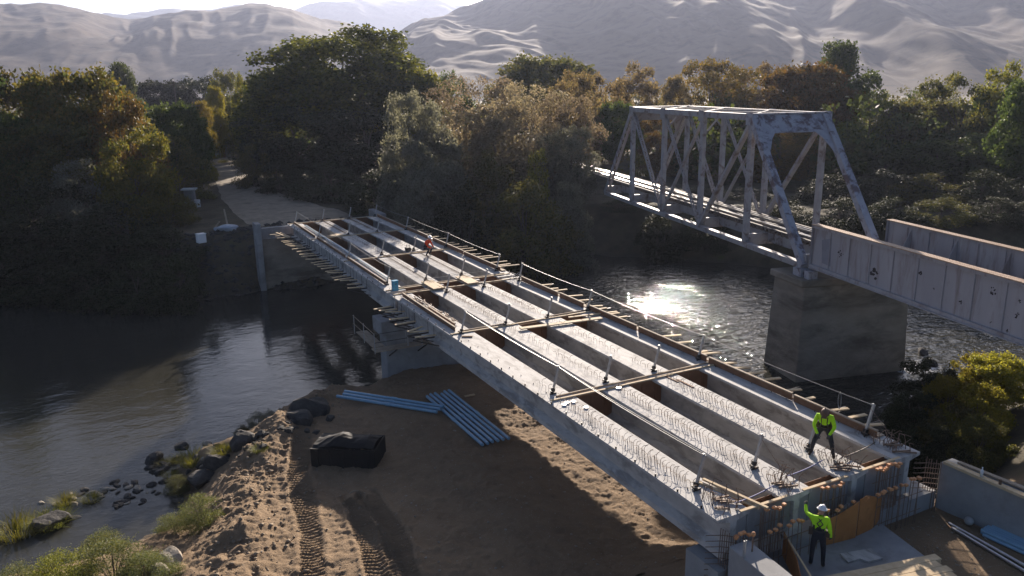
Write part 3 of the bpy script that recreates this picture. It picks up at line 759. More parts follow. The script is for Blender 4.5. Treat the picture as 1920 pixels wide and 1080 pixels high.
# heap of loose form hardware beside the pier on the left girder
b = MB()
for k in range(60):
    y = rnd.uniform(20.2, 26); x = .92+rnd.uniform(-.12, .2); z = camber(y, GL)+rnd.uniform(.02, .16); a = rnd.uniform(-.35, .35)
    L = rnd.uniform(.15, .5)
    b.beam((x, y, z), (x+L*math.sin(a), y+L*math.cos(a), z+rnd.uniform(-.03, .03)), .03, .04)
tag(b.build('form_hardware', M['rebar']), 'heap of rusty clamps and bars along the left girder before the pier', 'hardware heap', kind='stuff')
b = MB()
for k in range(26):
    x = 3*SP+.62+rnd.uniform(-.35, .4); y = 27.2+rnd.uniform(-.6, .5); z = rnd.uniform(.02, .25)
    b.tube([(x, y, z), (x+rnd.uniform(-.3, .3), y+rnd.uniform(-.2, .2), z+rnd.uniform(-.05, .2))], .014, 4)
tag(b.build('clamp_heap', M['galv']), 'tangle of grey clamps at the foot of the right post above the pier', 'hardware heap', kind='stuff')

# work platform around the pier head
t = empty('work_platform', (0, 0, 0), 0, 'narrow timber work platform with rails hung round the pier head', 'work platform')
zp = -2.75
for k, (x0, y0, x1, y1) in enumerate([(-1.6, 26.1, 8.0, 26.1), (-1.6, 26.5, 8.0, 26.5), (-1.3, 26.8, -1.3, 30.2), (-.95, 26.8, -.95, 30.2)]):
    MB().beam((x0, y0, zp), (x1, y1, zp), .34, .05).build('deck_plank', M['timber_grey'], t)
for x, y in [(-1.6, 26.0), (1.2, 25.95), (-1.55, 30.2), (-1.55, 28.2), (3.5, 25.95)]:
    MB().tube([(x, y, zp-.1), (x, y, zp+1.1)], .025, 6).build('rail_post', M['galv'], t)
for z in (.55, 1.05):
    MB().tube([(-1.57, 30.3, zp+z), (-1.58, 26.0, zp+z)], .02, 5).build('rail', M['timber_grey'], t)
    MB().tube([(-1.6, 25.98, zp+z), (3.6, 25.95, zp+z)], .02, 5).build('rail', M['dark_steel'], t)
for x in (-.3, 1.5, 3.2):
    MB().beam((x, 27.5, zp-.9), (x, 26.0, zp-.06), .06, .06).build('strut', M['dark_steel'], t)
for x in (1.4, 2.2):
    MB().tube([(x*.2-.05, 24.2+x, -.3), (x*.2-.05, 24.2+x, zp+.2)], .03, 5).build('hanger', M['galv'], t)

# ------------------------------------------------------------------ near abutment: walls, rebar, formwork, floor
t = empty('near_abutment', (0, 0, 0), 0, 'grey concrete seat and wing walls of the near abutment, unfinished', 'abutment')
MB().box(-.1, -.25, -6, 9.22, 1.1, -GD-.1).build('seat_wall', M['concrete_grey'], t)
MB().prism([(0, -.5), (.68, -.5), (.28, -4.5), (-.4, -4.5)], -5.5, -.5).build('wing_wall', M['concrete_grey'], t, bevel=.02)
MB().prism([(9.25, -.25), (9.85, -.25), (10.6, -9), (9.95, -9)], -5, -.43).build('wing_wall', M['concrete_grey'], t, bevel=.02)
SLAB = [tuple(at(px, py, -1.62)[:2]) for px, py in [(1440, 1010), (1640, 972), (1762, 1064), (1700, 1150), (1480, 1200)]]
MB().prism(SLAB, -2.6, -1.62).build('footing', M['concrete_grey'], t)
for x in (.6, 1.0):
    pass
def rebar_cluster(x0, x1, y0, y1, zb, zt, n, label, caps=0.6, hook=True):
    t = empty('rebar_cage', ((x0+x1)/2, (y0+y1)/2, zb), 0, label, 'rebar cage', 'vertical rebar at the near abutment')
    cx, cy_ = (x0+x1)/2, (y0+y1)/2
    for k in range(n):
        f = (k+.5)/n; x = x0+(x1-x0)*f+rnd.uniform(-.03, .03)-cx; y = y0+(y1-y0)*f+rnd.uniform(-.04, .04)-cy_
        h = zt-zb+rnd.uniform(-.1, .06)
        lx, ly = rnd.uniform(-.04, .04), rnd.uniform(-.04, .04)
        b = MB().tube([(x, y, 0), (x+lx, y+ly, h)], .012, 5)
        o = b.build('bar', M['rebar'], t)
        if rnd.random() < caps:
            MB().box(x+lx-.055, y+ly-.055, h-.03, x+lx+.055, y+ly+.055, h+.04).build('safety_cap', M['cap'], o, bevel=.008)
    hb = MB()
    for z in (.35, .7): hb.tube([(x0-cx-.1, y0-cy_+.02, z*(zt-zb)), (x1-cx+.1, y1-cy_+.02, z*(zt-zb))], .011, 4)
    hb.build('tie_bar', M['rebar'], t, kind='stuff')
rebar_cluster(1.35, 2.3, -.18, -.22, -GD-.1, -.02, 14, 'dense vertical bars in the left gap at the girder ends', .35)
rebar_cluster(3.75, 4.8, -.18, -.22, -GD-.1, -.02, 14, 'dense vertical bars in the middle gap at the girder ends', .4)
rebar_cluster(6.2, 7.3, -.18, -.22, -GD-.1, .02, 13, 'dense vertical bars in the right gap at the girder ends', .8)
rebar_cluster(1.3, 3.7, -.58, -.6, -1.9, -.42, 11, 'sparse capped bars in front of the left half of the seat wall', .8)
rebar_cluster(3.9, 5.7, -.58, -.6, -1.9, -.44, 7, 'sparse capped bars behind the plywood sheets', .5)
rebar_cluster(5.75, 7.9, -.58, -.6, -2.2, -.45, 13, 'row of orange capped bars right of the plywood sheets', .85)
rebar_cluster(.25, .75, -.42, -.44, -1.9, -.35, 6, 'short group of capped bars at the corner of the left wing wall', .7)
def corner_cage(x0, label):
    t = empty('corner_rebar', (x0, -.1, -2.1), 0, label, 'rebar cage', 'vertical rebar at the near abutment')
    for k in range(7):
        a = k*.14
        MB().tube([(0, .15-a*.6, 0), (0+.05, .15-a*.6, 1.75+rnd.uniform(-.05, .1))], .013, 5).build('bar', M['rebar'], t)
    for k in range(9):
        z = .15+k*.18
        MB().tube([(-.35, .3, z), (.05, .1, z), (.6, -.45, z+.01)], .012, 5).build('hook_bar', M['rebar'], t)
corner_cage(8.95, 'cage of horizontal bars between the right girder end and the right wing wall')
corner_cage(.15, 'cage of horizontal bars between the left girder end and the left wing wall')
for k in range(9):
    pass
# bars standing on the left wing wall
for k, (px, py) in enumerate([(1393, 1046), (1410, 1034)]):
    p = at(px, py, -.5)
    t2 = empty('starter_bars', p, 0, ['pair of grey starter bars on top of the left wing wall', 'dark capped starter bar on the left wing wall, further back'][k], 'rebar', 'starter bars on the left wing wall')
    for q in range(2 if k == 0 else 1):
        MB().tube([(q*.07, 0, -.02), (q*.07+.01, 0, .5)], .025 if k else .02, 6).build('bar', M['galv' if k == 0 else 'rebar'], t2)
    if k: MB().sphere((.01, 0, .52), .07, n=8, m=5).build('safety_cap', M['cap'], t2)

# plywood sheets
def sheet(name, base, ht, m, label, cat='plywood sheet', th=.02, tops=None):
    b = MB(); n = len(base); V = []
    for k, (x, y, z) in enumerate(base):
        h = ht[k] if isinstance(ht, (list, tuple)) else ht
        d = Vector((base[min(k+1, n-1)][0]-base[max(k-1, 0)][0], base[min(k+1, n-1)][1]-base[max(k-1, 0)][1], 0)).normalized()
        nx, ny = -d.y*th, d.x*th
        lx, ly = -ny*2.0, nx*2.0
        V += [(x, y, z), (x+nx, y+ny, z), (x, y, z+h), (x+nx, y+ny, z+h)]
    F = []
    for k in range(n-1):
        a = 4*k; c = a+4
        F += [(a, c, c+2, a+2), (a+1, a+3, c+3, c+1), (a+2, c+2, c+3, a+3), (a, a+1, c+1, c)]
    F += [(0, 2, 3, 1), (4*n-4, 4*n-3, 4*n-1, 4*n-2)]
    return tag(b.add(V, F).build(name, M[m]), label, cat)
pz = -1.62
pts = [at(px, py, pz) for px, py in [(1546, 1023), (1575, 1016), (1604, 1008)]]
sheet('plywood_sheet', [tuple(p) for p in pts], [.83, .98, 1.2], 'plywood', 'flat orange plywood sheet standing on edge beside the white-hatted worker')
pts = [at(px, py, pz) for px, py in [(1606, 1005), (1620, 999), (1634, 992), (1644, 982), (1650, 970)]]
sheet('plywood_sheet', [tuple(p) for p in pts], [1.22, 1.25, 1.1, .86, .7], 'plywood', 'curved orange plywood sheet, right of the flat one, standing on edge')
pts = [at(px, py, pz) for px, py in [(1466, 1040), (1490, 1090), (1500, 1130)]]
sheet('plywood_sheet', [tuple(p) for p in pts], [.75, .7, .6], 'plywood', 'narrow brown plywood sheet leaning inside the left wing wall')
board('trim_strip', at(1472, 1002, -.9), at(1523, 1085, -.9), .05, .03, 'thin pale strip along the top of the narrow plywood sheet', 'timber')
# loose slabs, strips and timbers on the floor
fp = [at(px, py, -1.6) for px, py in [(1575, 1040), (1632, 1030), (1655, 1048), (1628, 1055), (1612, 1049), (1590, 1056)]]
tag(MB().prism([(p.x, p.y) for p in fp], -1.615, -1.56).build('foam_sheet', M['concrete']), 'pale grey sheet with a notched edge lying on the footing', 'sheet')
for k, (a, c) in enumerate([((1678, 1020), (1722, 1058)), ((1684, 1038), (1712, 1060))]):
    board('floor_strip', at(*a, -1.95), at(*c, -1.9), .12, .06, ['longer timber strip lying along the footing edge on the sand', 'shorter timber strip beside the longer one on the sand'][k], 'timber')
L1 = [at(1560, 1092, -1.1), at(1755, 1052, -1.1)]
for k in range(4):
    o = (k-1)*.26; d = (L1[1]-L1[0]).normalized(); n_ = Vector((d.y, -d.x, 0))
    p = L1[0]+n_*(o+.12)-d*.9; q = L1[1]+n_*(o+.12)+d*(.0 if k % 2 else .15)
    for lv in range(3):
        tag(MB().beam(p-Vector((0, 0, .05*lv)), q-Vector((0, 0, .05*lv))+d*rnd.uniform(-.1, .1), .25, .045).build('lumber_plank', M['timber'], bevel=.004),
            '%s plank, counted from the far side, in the %s layer of the lumber stack' % (NUM[k], ['top', 'middle', 'bottom'][lv]), 'plank', 'planks of the lumber stack at the frame edge')
for k in range(2):
    p = L1[0].lerp(L1[1], .3+.55*k); d = (L1[1]-L1[0]).normalized(); n_ = Vector((d.y, -d.x, 0))
    tag(MB().beam(p-n_*.3+Vector((0, 0, -.17)), p+n_*.9+Vector((0, 0, -.17)), .1, .1).build('bearer', M['timber_grey']), '%s bearer timber under the lumber stack' % ['left', 'right'][k], 'timber', 'bearers under the lumber stack')
    tag(MB().box(p.x-.2, p.y-.4, -2.2, p.x+.2, p.y+.1, p.z-.225).build('support_block', M['concrete_grey']), '%s block carrying the lumber stack' % ['left', 'right'][k], 'block')
# conduits and the bundle of blue pipes by the right wing wall
for k, (a, c) in enumerate([((1779, 981), (1960, 1082)), ((1785, 990), (1960, 1094))]):
    p = at(*a, -1.95); q = at(*c, -1.95)
    tag(MB().tube([p, q], .05, 8).build('steel_pipe', M['conduit']), ['long silver pipe on the sand, the one nearer the blue bundle', 'long silver pipe on the sand, the one farther from the blue bundle'][k], 'pipe', 'silver pipes on the sand')
pa, pb = at(1838, 1000, -1.95), at(1985, 1066, -1.95)
d = (pb-pa).normalized(); n_ = Vector((-d.y, d.x, 0))
for k in range(11):
    row = k//6; j = k % 6
    o = n_*((j+.5*row)*.115)+Vector((0, 0, .1*row))+d*rnd.uniform(-.12, .12)
    tag(MB().tube([pa+o, pb+o], .055, 8).build('blue_pipe', M['pvc']), '%s blue pipe from the left in the %s layer of the wing wall bundle' % (NUM[j], ['bottom', 'top'][row]), 'pipe', 'blue pipes bundled by the right wing wall')
p = at(1816, 982, -1.95)
tag(MB().sphere((p.x, p.y, p.z+.1), .14, n=12, m=8).build('ball_float', M['concrete_grey'], smooth=True), 'grey ball on the sand beside the silver pipes', 'ball')
# plank, bottle and can on the right wing wall
a, c = at(1772, 866, -.36), at(1990, 960, -.36)
tag(MB().beam(a, c, .2, .09).build('wall_plank', M['timber'], bevel=.005), 'pale plank lying along the top of the right wing wall', 'plank')
a, c = at(1795, 872, -.37)+Vector((.22, .1, 0)), at(1990, 950, -.37)+Vector((.2, 0, 0))
tag(MB().beam(a, c, .16, .06).build('wall_plank', M['timber_grey'], bevel=.005), 'weathered plank on the outer side of the right wing wall top', 'plank')
p = at(1840, 893, -.315)
t2 = empty('water_bottle', p, 0, 'clear bottle standing on the right wing wall plank', 'bottle')
MB().tube([(0, 0, 0), (0, 0, .2), (0, 0, .25), (0, 0, .28)], [.045, .045, .018, .016], 10).build('body', M['bottle'], t2, smooth=True)
MB().tube([(0, 0, .28), (0, 0, .31)], .02, 8).build('cap', M['white'], t2)
p = at(1875, 908, -.315)
tag(MB().tube([p, p+Vector((0, 0, .16))], .045, 10).build('drink_can', M['brown_hat']), 'dark drink can standing on the right wing wall plank', 'can')
# straps and chains between the girder ends
rope('tie_chain', [Vector((.95, .35, .1)), Vector((SP+.2, .55, .1))], M['strap_blue'], 'blue tie chain between the first and second girder ends', .05, .02, 'tie chains', 'chain')
rope('tie_chain', [Vector((SP+.95, .75, .12)), Vector((2*SP+.25, .95, .12))], M['strap_blue'], 'blue tie chain between the second and third girder ends', .05, .02, 'tie chains', 'chain')
rope('tie_chain', [Vector((2*SP+.95, .8, .12)), Vector((3*SP+.3, 1.0, .12))], M['dark_steel'], 'dark tie chain between the third and last girder ends', .05, .02, 'tie chains', 'chain')
for i in (1, 2, 3):
    rope('tripod_stay', [Vector((i*SP+.72, 1.6, 1.0)), Vector((i*SP+.75, .35, .05))], M['rebar'], 'thin stay from the first post row down the %s' % ORD[i], .0, .008, 'stays of the first post row')

# ------------------------------------------------------------------ workers
def person(name, label, J, R, mats, loc, rz, sc, hat, extras=None):
    """J: joints, R: radii, bones: (a, b, material index)"""
    J = dict(J); face = J.pop("face", (0, 1, 0)); names = list(J); idx = {n: i for i, n in enumerate(names)}
    bones = [('pelvis', 'waist', 1), ('waist', 'chest', 0), ('chest', 'neck', 0), ('neck', 'head', 2)]
    for s in 'lr':
        bones += [('chest', s+'sh', 0), (s+'sh', s+'el', 0), (s+'el', s+'wr', 0), (s+'wr', s+'ha', 3), ('pelvis', s+'hip', 1), (s+'hip', s+'kn', 1), (s+'kn', s+'an', 1), (s+'an', s+'toe', 4)]
    me = bpy.data.meshes.new('tmp'); me.from_pydata([J[n] for n in names], [(idx[a], idx[b_]) for a, b_, _ in bones], [])
    o = bpy.data.objects.new('tmp', me); COL.objects.link(o)
    sk = o.modifiers.new('s', 'SKIN'); sk.use_smooth_shade = True
    for i, n in enumerate(names):
        v = me.skin_vertices[0].data[i]; v.radius = R[n] if isinstance(R[n], tuple) else (R[n], R[n])
        v.use_root = n == 'pelvis'
    sb = o.modifiers.new('d', 'SUBSURF'); sb.levels = 2; sb.render_levels = 2
    dg = bpy.context.evaluated_depsgraph_get()
    em = bpy.data.meshes.new_from_object(o.evaluated_get(dg))
    bpy.data.objects.remove(o)
    bm = bmesh.new(); bm.from_mesh(em)
    for f in bm.faces:
        c = f.calc_center_median(); best = 1e9; mi = 0
        for a, b_, k in bones:
            A, B = Vector(J[a]), Vector(J[b_]); t = max(0, min(1, (c-A).dot(B-A)/max(1e-6, (B-A).length_squared)))
            dd = (c-(A+(B-A)*t)).length - (0.04 if k == 1 and a == 'pelvis' else 0)
            if dd < best: best = dd; mi = k
        f.material_index = mi; f.smooth = True
    b = MB()
    H = Vector(J['head']); Nk = Vector(J['neck']); up = (H-Nk).normalized(); fw = Vector(face).normalized()
    fw = (fw-up*fw.dot(up)).normalized(); sd = fw.cross(up)
    def addm(mb, mi):
        vs = [bm.verts.new(v) for v in mb.v]
        for f in mb.f:
            nf = bm.faces.new([vs[i] for i in f]); nf.material_index = mi; nf.smooth = True
    hd = MB().sphere((0, 0, 0), .078, .095, .118, 14, 10)
    hd.sphere((0, .098, -.012), .014, .022, .024, 6, 4); hd.sphere((.08, -.005, -.01), .012, .022, .032, 6, 4); hd.sphere((-.08, -.005, -.01), .012, .022, .032, 6, 4)
    hd.sphere((0, .07, -.085), .035, .032, .03, 8, 5)
    hd.v = [tuple(H+sd*v[0]+fw*v[1]+up*v[2]) for v in hd.v]; addm(hd, 2)
    ey = MB().sphere((.031, .083, .018), .012, n=6, m=4).sphere((-.031, .083, .018), .012, n=6, m=4).box(-.025, .084, -.062, .025, .095, -.055)
    ey.v = [tuple(H+sd*v[0]+fw*v[1]+up*v[2]) for v in ey.v]; addm(ey, 4)
    for s in 'lr':
        wr, ha = Vector(J[s+'wr']), Vector(J[s+'ha']); dr = (ha-wr).normalized(); sx = dr.orthogonal().normalized(); sy = dr.cross(sx)
        fm = MB()
        for q in range(4):
            base = ha+sx*((q-1.5)*.02)-dr*.02; ln = (.062, .075, .07, .055)[q]
            fm.tube([base, base+dr*ln*.55, base+dr*ln*.85+sy*ln*.35], [.0095, .009, .007], 5)
        base = wr+dr*.035+sx*.03
        fm.tube([base, base+sx*.03+dr*.03, base+sx*.035+dr*.06+sy*.01], [.011, .01, .008], 5); addm(fm, 3)
    out = bpy.data.meshes.new('person'); bm.to_mesh(out); bm.free()
    for m in mats: out.materials.append(m)
    p = link('person', out, None, loc, (0, 0, rz), (sc, sc, sc)); tag(p, label, 'person')
    hb = MB().sphere((0, 0, .05), .108, .13, .115, 16, 10, -.05)
    hb.tube([(0, 0, .035), (0, 0, .055)], .135, 16); hb.box(-.07, .09, .035, .07, .185, .052)
    hb.beam((0, -.1, .125), (0, .1, .125), .03, .07)
    hb.v = [tuple(H+sd*v[0]+fw*v[1]+up*v[2]+fw*.005) for v in hb.v]
    hb.build('hard_hat', hat, p, smooth=False)
    if extras: extras(p, J)
    return p
def harness(p, J):
    N, C, W_ = Vector(J['neck']), Vector(J['chest']), Vector(J['waist'])
    up = (N-W_).normalized(); a = (Vector(J['rsh'])-Vector(J['lsh'])).normalized(); f = up.cross(a).normalized()
    b = MB()
    for s in (-1, 1):
        for t in (-1, 1):
            b.tube([W_+a*.11*s+f*.135*t, C+a*.075*s*t+f*.145*t, N+a*.085*s-up*.02+f*.05*t], .017, 4)
    b.tube([W_+(a*math.cos(q)*.185+f*math.sin(q)*.14) for q in [i*math.pi/6 for i in range(13)]], .022, 4, False)
    b.build('harness', M['dark_steel'], p)
    q = MB()
    for s in (-1, 1): q.box(-.06, -.05, -.1, .06, .05, .08); q.v[-8:] = [tuple(Vector(v)+W_+a*.2*s-up*.06) for v in q.v[-8:]]
    q.build('tool_pouch', M['boot'], p)
RAD = dict(pelvis=(.155, .12), waist=(.145, .11), chest=(.175, .125), neck=.058, head=.07, lsh=.075, rsh=.075, lel=.055, rel=.055, lwr=.04, rwr=.04, lha=.038, rha=.038,
           lhip=.095, rhip=.095, lkn=.07, rkn=.07, lan=.05, ran=.05, ltoe=.042, rtoe=.042)
# A: bent forward, feet apart, working on something between the feet (faces -y in local frame of +y)
JA = dict(pelvis=(0, -.12, .88), waist=(0, -.02, 1.03), chest=(0, .17, 1.27), neck=(0, .27, 1.40), head=(0, .36, 1.50), lsh=(-.19, .17, 1.33), rsh=(.19, .17, 1.33),
          lel=(-.29, .24, 1.06), rel=(.27, .28, 1.06), lwr=(-.17, .40, .88), rwr=(.14, .42, .86), lha=(-.13, .44, .80), rha=(.10, .46, .78),
          lhip=(-.11, -.12, .84), rhip=(.11, -.12, .84), lkn=(-.24, .04, .46), rkn=(.24, .06, .46), lan=(-.30, -.08, .08), ran=(.30, -.06, .08), ltoe=(-.33, .10, .04), rtoe=(.34, .12, .04), face=(0, .7, -.6))
# B: standing, left arm raised, looking ahead
JB = dict(pelvis=(0, 0, .94), waist=(0, .01, 1.10), chest=(0, .02, 1.33), neck=(0, .03, 1.50), head=(.01, .06, 1.63), lsh=(-.19, .01, 1.42), rsh=(.19, .01, 1.42),
          lel=(-.36, .20, 1.42), rel=(.26, -.03, 1.12), lwr=(-.40, .42, 1.52), rwr=(.29, .10, .90), lha=(-.41, .50, 1.56), rha=(.29, .14, .82),
          lhip=(-.10, 0, .90), rhip=(.10, 0, .90), lkn=(-.13, .03, .50), rkn=(.14, .05, .50), lan=(-.14, -.02, .08), ran=(.16, -.02, .08), ltoe=(-.16, .14, .04), rtoe=(.19, .14, .04), face=(.35, 1, 0))
# C: crouching low
JC = dict(pelvis=(0, -.18, .52), waist=(0, -.10, .66), chest=(0, .05, .88), neck=(0, .12, 1.02), head=(0, .18, 1.14), lsh=(-.19, .05, .95), rsh=(.19, .05, .95),
          lel=(-.27, .16, .68), rel=(.27, .18, .68), lwr=(-.16, .34, .55), rwr=(.16, .36, .55), lha=(-.13, .38, .48), rha=(.13, .40, .48),
          lhip=(-.11, -.18, .50), rhip=(.11, -.18, .50), lkn=(-.2, .22, .50), rkn=(.2, .24, .48), lan=(-.2, -.02, .08), ran=(.2, .0, .08), ltoe=(-.22, .15, .04), rtoe=(.22, .16, .04), face=(.3, 1, -.3))
tocam = lambda p: math.atan2(-(CAM.x-p[0]), CAM.y-p[1])
lo = (5.5, 1.3, camber(1.3, GL))
person('w', 'person in lime shirt and harness bending over a post on the third girder', JA, RAD, [M['lime'], M['navy'], M['skin'], M['glove'], M['boot']], lo, tocam(lo)-.05, 1.1, M['brown_hat'], harness)
lo = tuple(at(1530, 1062, -1.62))
person('w', 'person in lime shirt and white hard hat beside the orange plywood, one arm raised', JB, RAD, [M['lime'], M['navy'], M['skin'], M['glove'], M['boot']], lo, tocam(lo)+math.pi-.0, 1.06, M['white'], harness)
lo = (5.75, 36.3, .06)
person('w', 'person in orange top and white hat crouching on the far span', JC, RAD, [M['orange'], M['navy'], M['skin'], M['glove'], M['boot']], lo, tocam(lo)+1.0, 1.15, M['white'], None)
# lanyard of the crouching worker
rope('lanyard', [Vector((5.6, 36.2, .7)), PY[5, 1]+Vector((.1, 0, .2))], M['cable'], 'lanyard running from the crouching worker to a post', .1, .01)
# pump or tool beside the crouching person
p = at(765, 470, .1)
t2 = empty('deck_tool', p, 0, 'small dark power tool standing on the third girder of the far span', 'tool')
MB().box(-.18, -.2, -.1, .18, .2, .25).build('body', M['dark_steel'], t2, bevel=.03)
MB().tube([(-.12, 0, .25), (-.12, 0, .42), (.14, 0, .42), (.14, 0, .25)], .022, 5).build('handle', M['dark_steel'], t2)

# ------------------------------------------------------------------ railway bridge: pier, truss, track, plate girder span
RA = math.radians(14.169)
RO = Vector((22.73, 17.95, 0)); RD = Vector((math.sin(RA), math.cos(RA), 0)); RW = Vector((math.cos(RA), -math.sin(RA), 0))
PN, TW, Z0, Z1 = 6.91, 5.35, 0.95, 9.42
def rp(d, w_, z): return RO+RD*d+RW*w_+Vector((0, 0, z))
t = empty('railway_pier', (0, 0, 0), 0, 'massive stained concrete pier in the river carrying both railway spans', 'bridge pier')
def frus(d0, d1, w0, w1, e, za, zb):
    b = MB(); A = [(d0-e, w0-e), (d0-e, w1+e), (d1+e, w1+e), (d1+e, w0-e)]; B = [(d0, w0), (d0, w1), (d1, w1), (d1, w0)]
    return b.add([rp(d, w_, za) for d, w_ in A]+[rp(d, w_, zb) for d, w_ in B], [(3, 2, 1, 0), (4, 5, 6, 7), (0, 1, 5, 4), (1, 2, 6, 5), (2, 3, 7, 6), (3, 0, 4, 7)])
frus(-1.0, 2.2, -.55, 6.7, .28, -7.5, -.1).build('shaft', M['concrete_old'], t, bevel=.06)
frus(-1.15, 2.35, -.8, 6.9, 0, -.1, .32).build('cap', M['concrete_old'], t, bevel=.05)
bb = MB()
for w_ in (0, TW):
    MB().beam(rp(.1, w_-.4, .56), rp(.1, w_+.4, .56), .8, .46).build('bearing', M['truss_worn'], t)
    MB().beam(rp(-.75, w_-.3, .55), rp(-.75, w_+.3, .55), .45, .46).build('bearing', M['truss_worn'], t)

tr = empty('railway_truss', (0, 0, 0), 0, 'grey steel through truss railway bridge with peeling paint on its portal', 'railway bridge')
def member(name, a, b_, wd, ht, m='truss', up=(0, 0, 1), laced=False):
    """two channels joined by lacing, or a plain box"""
    if not laced:
        return MB().beam(a, b_, wd, ht, up).build(name, M[m], tr)
    a, b_ = Vector(a), Vector(b_); d = (b_-a).normalized(); sx = RW if abs(d.dot(RW)) < .9 else RD
    mb = MB()
    for s in (-1, 1): mb.beam(a+sx*s*wd*.42, b_+sx*s*wd*.42, wd*.16, ht, d.cross(sx))
    o = mb.build(name, M[m], tr); o['kind'] = 'stuff'
    lc = MB(); L = (b_-a).length; n = max(4, int(L/.42)); nn = d.cross(sx).normalized()
    for s in (-1, 1):
        for k in range(n):
            p = a+d*(L*k/n); q = a+d*(L*(k+1)/n); e = 1 if k % 2 else -1
            lc.beam(p+sx*e*wd*.4+nn*s*ht*.48, q-sx*e*wd*.4+nn*s*ht*.48, .06, .012, nn)
    lc.build('lacing', M[m], o)['kind'] = 'stuff'
    return o
for w_ in (0, TW):
    inn = 1 if w_ == 0 else -1
    for k in range(5):
        MB().beam(rp(k*PN, w_, Z0), rp((k+1)*PN, w_, Z0), .42, .34).build('bottom_chord', M['truss'], tr)
        if 1 <= k <= 3: MB().beam(rp(k*PN, w_, Z1), rp((k+1)*PN, w_, Z1), .46, .42).build('top_chord', M['truss'], tr)
    member('end_post', rp(0, w_, Z0), rp(PN, w_, Z1), .48, .42, 'truss_worn')
    member('end_post', rp(5*PN, w_, Z0), rp(4*PN, w_, Z1), .46, .42, 'truss', laced=True)
    for k in range(1, 5): member('vertical', rp(k*PN, w_, Z0), rp(k*PN, w_, Z1-.2), .34, .34, 'truss')
    for a, c in ((1, 2), (4, 3)): member('diagonal', rp(a*PN, w_, Z1-.2), rp(c*PN, w_, Z0+.1), .30, .24, 'truss', laced=(a == 4))
    for a, c in ((3, 2), (2, 3)): member('counter_diagonal', rp(a*PN, w_, Z1-.2), rp(c*PN, w_, Z0+.1), .22, .16, 'truss', laced=(a == 3))
    for k in range(6):
        MB().beam(rp(k*PN-.35, w_-.18*inn*-1, Z0+.12), rp(k*PN+.35, w_+.18*inn, Z0+.12), .03, .75).build('gusset_plate', M['truss'], tr)
        if 1 <= k <= 4: MB().beam(rp(k*PN-.42, w_+.245*inn*-1, Z1-.12), rp(k*PN+.42, w_-.245*inn, Z1-.12), .03, .8).build('gusset_plate', M['truss_worn' if k == 1 else 'truss'], tr)
# portal frames
def pp(k, end, w_, z): 
    f = (Z1-z)/(Z1-Z0); return rp((PN*(1-f) if end == 0 else PN*(4+f)), w_, z)
for end in (0, 1):
    m = 'truss_worn' if end == 0 else 'truss'
    up = (pp(0, end, 0, Z1)-pp(0, end, 0, Z0)).normalized()
    n = 14; b = MB(); front, back = [], []
    zs = []
    for i in range(n+1):
        f = i/n; w_ = .1+(TW-.2)*f; e = min(f, 1-f)*(TW-.2)
        zl = Z1-.95-max(0, 1.9*(1-min(1, e/1.25))**1.7)
        zs.append((w_, zl))
    off = up.cross(RW).normalized()*.03
    V = []
    for w_, zl in zs:
        for z in (zl, Z1+.12):
            for s in (-1, 1): V.append(pp(0, end, w_, z)+off*s)
    F = []
    for i in range(n):
        a = 4*i; c = a+4
        F += [(a, c, c+2, a+2), (a+1, a+3, c+3, c+1), (a+2, c+2, c+3, a+3), (a, a+1, c+1, c)]
    F += [(0, 2, 3, 1), (4*n, 4*n+1, 4*n+3, 4*n+2)]
    b.add(V, F).build('portal_web', M[m], tr)
    MB().beam(pp(0, end, -.1, Z1+.2), pp(0, end, TW+.1, Z1+.2), .34, .1).build('portal_top', M[m], tr)
    MB().beam(pp(0, end, 1.2, Z1-.98), pp(0, end, TW-1.2, Z1-.98), .26, .06).build('portal_flange', M[m], tr)
for k in range(1, 5):
    if 1 < k < 4:
        MB().beam(rp(k*PN, 0, Z1-.05), rp(k*PN, TW, Z1-.05), .2, .3).build('top_strut', M['truss'], tr)
        for s in (0, 1):
            w0 = .0 if s == 0 else TW; w1 = 1.3 if s == 0 else TW-1.3
            MB().beam(rp(k*PN, w0, Z1-1.6), rp(k*PN, w1, Z1-.15), .1, .1).build('knee_brace', M['truss'], tr)
    if k < 4:
        for a, c in ((0, TW), (TW, 0)): MB().beam(rp(k*PN, a, Z1+.17), rp((k+1)*PN, c, Z1+.17+(.03 if a else 0)), .14, .05).build('lateral_brace', M['truss'], tr)
for k in range(6): MB().beam(rp(k*PN, 0, Z0+.32), rp(k*PN, TW, Z0+.32), .28, .75).build('floor_beam', M['truss'], tr)
for w_ in (1.75, 3.6): MB().beam(rp(-.2, w_, 1.42), rp(5*PN, w_, 1.42), .26, .72).build('stringer', M['truss'], tr)
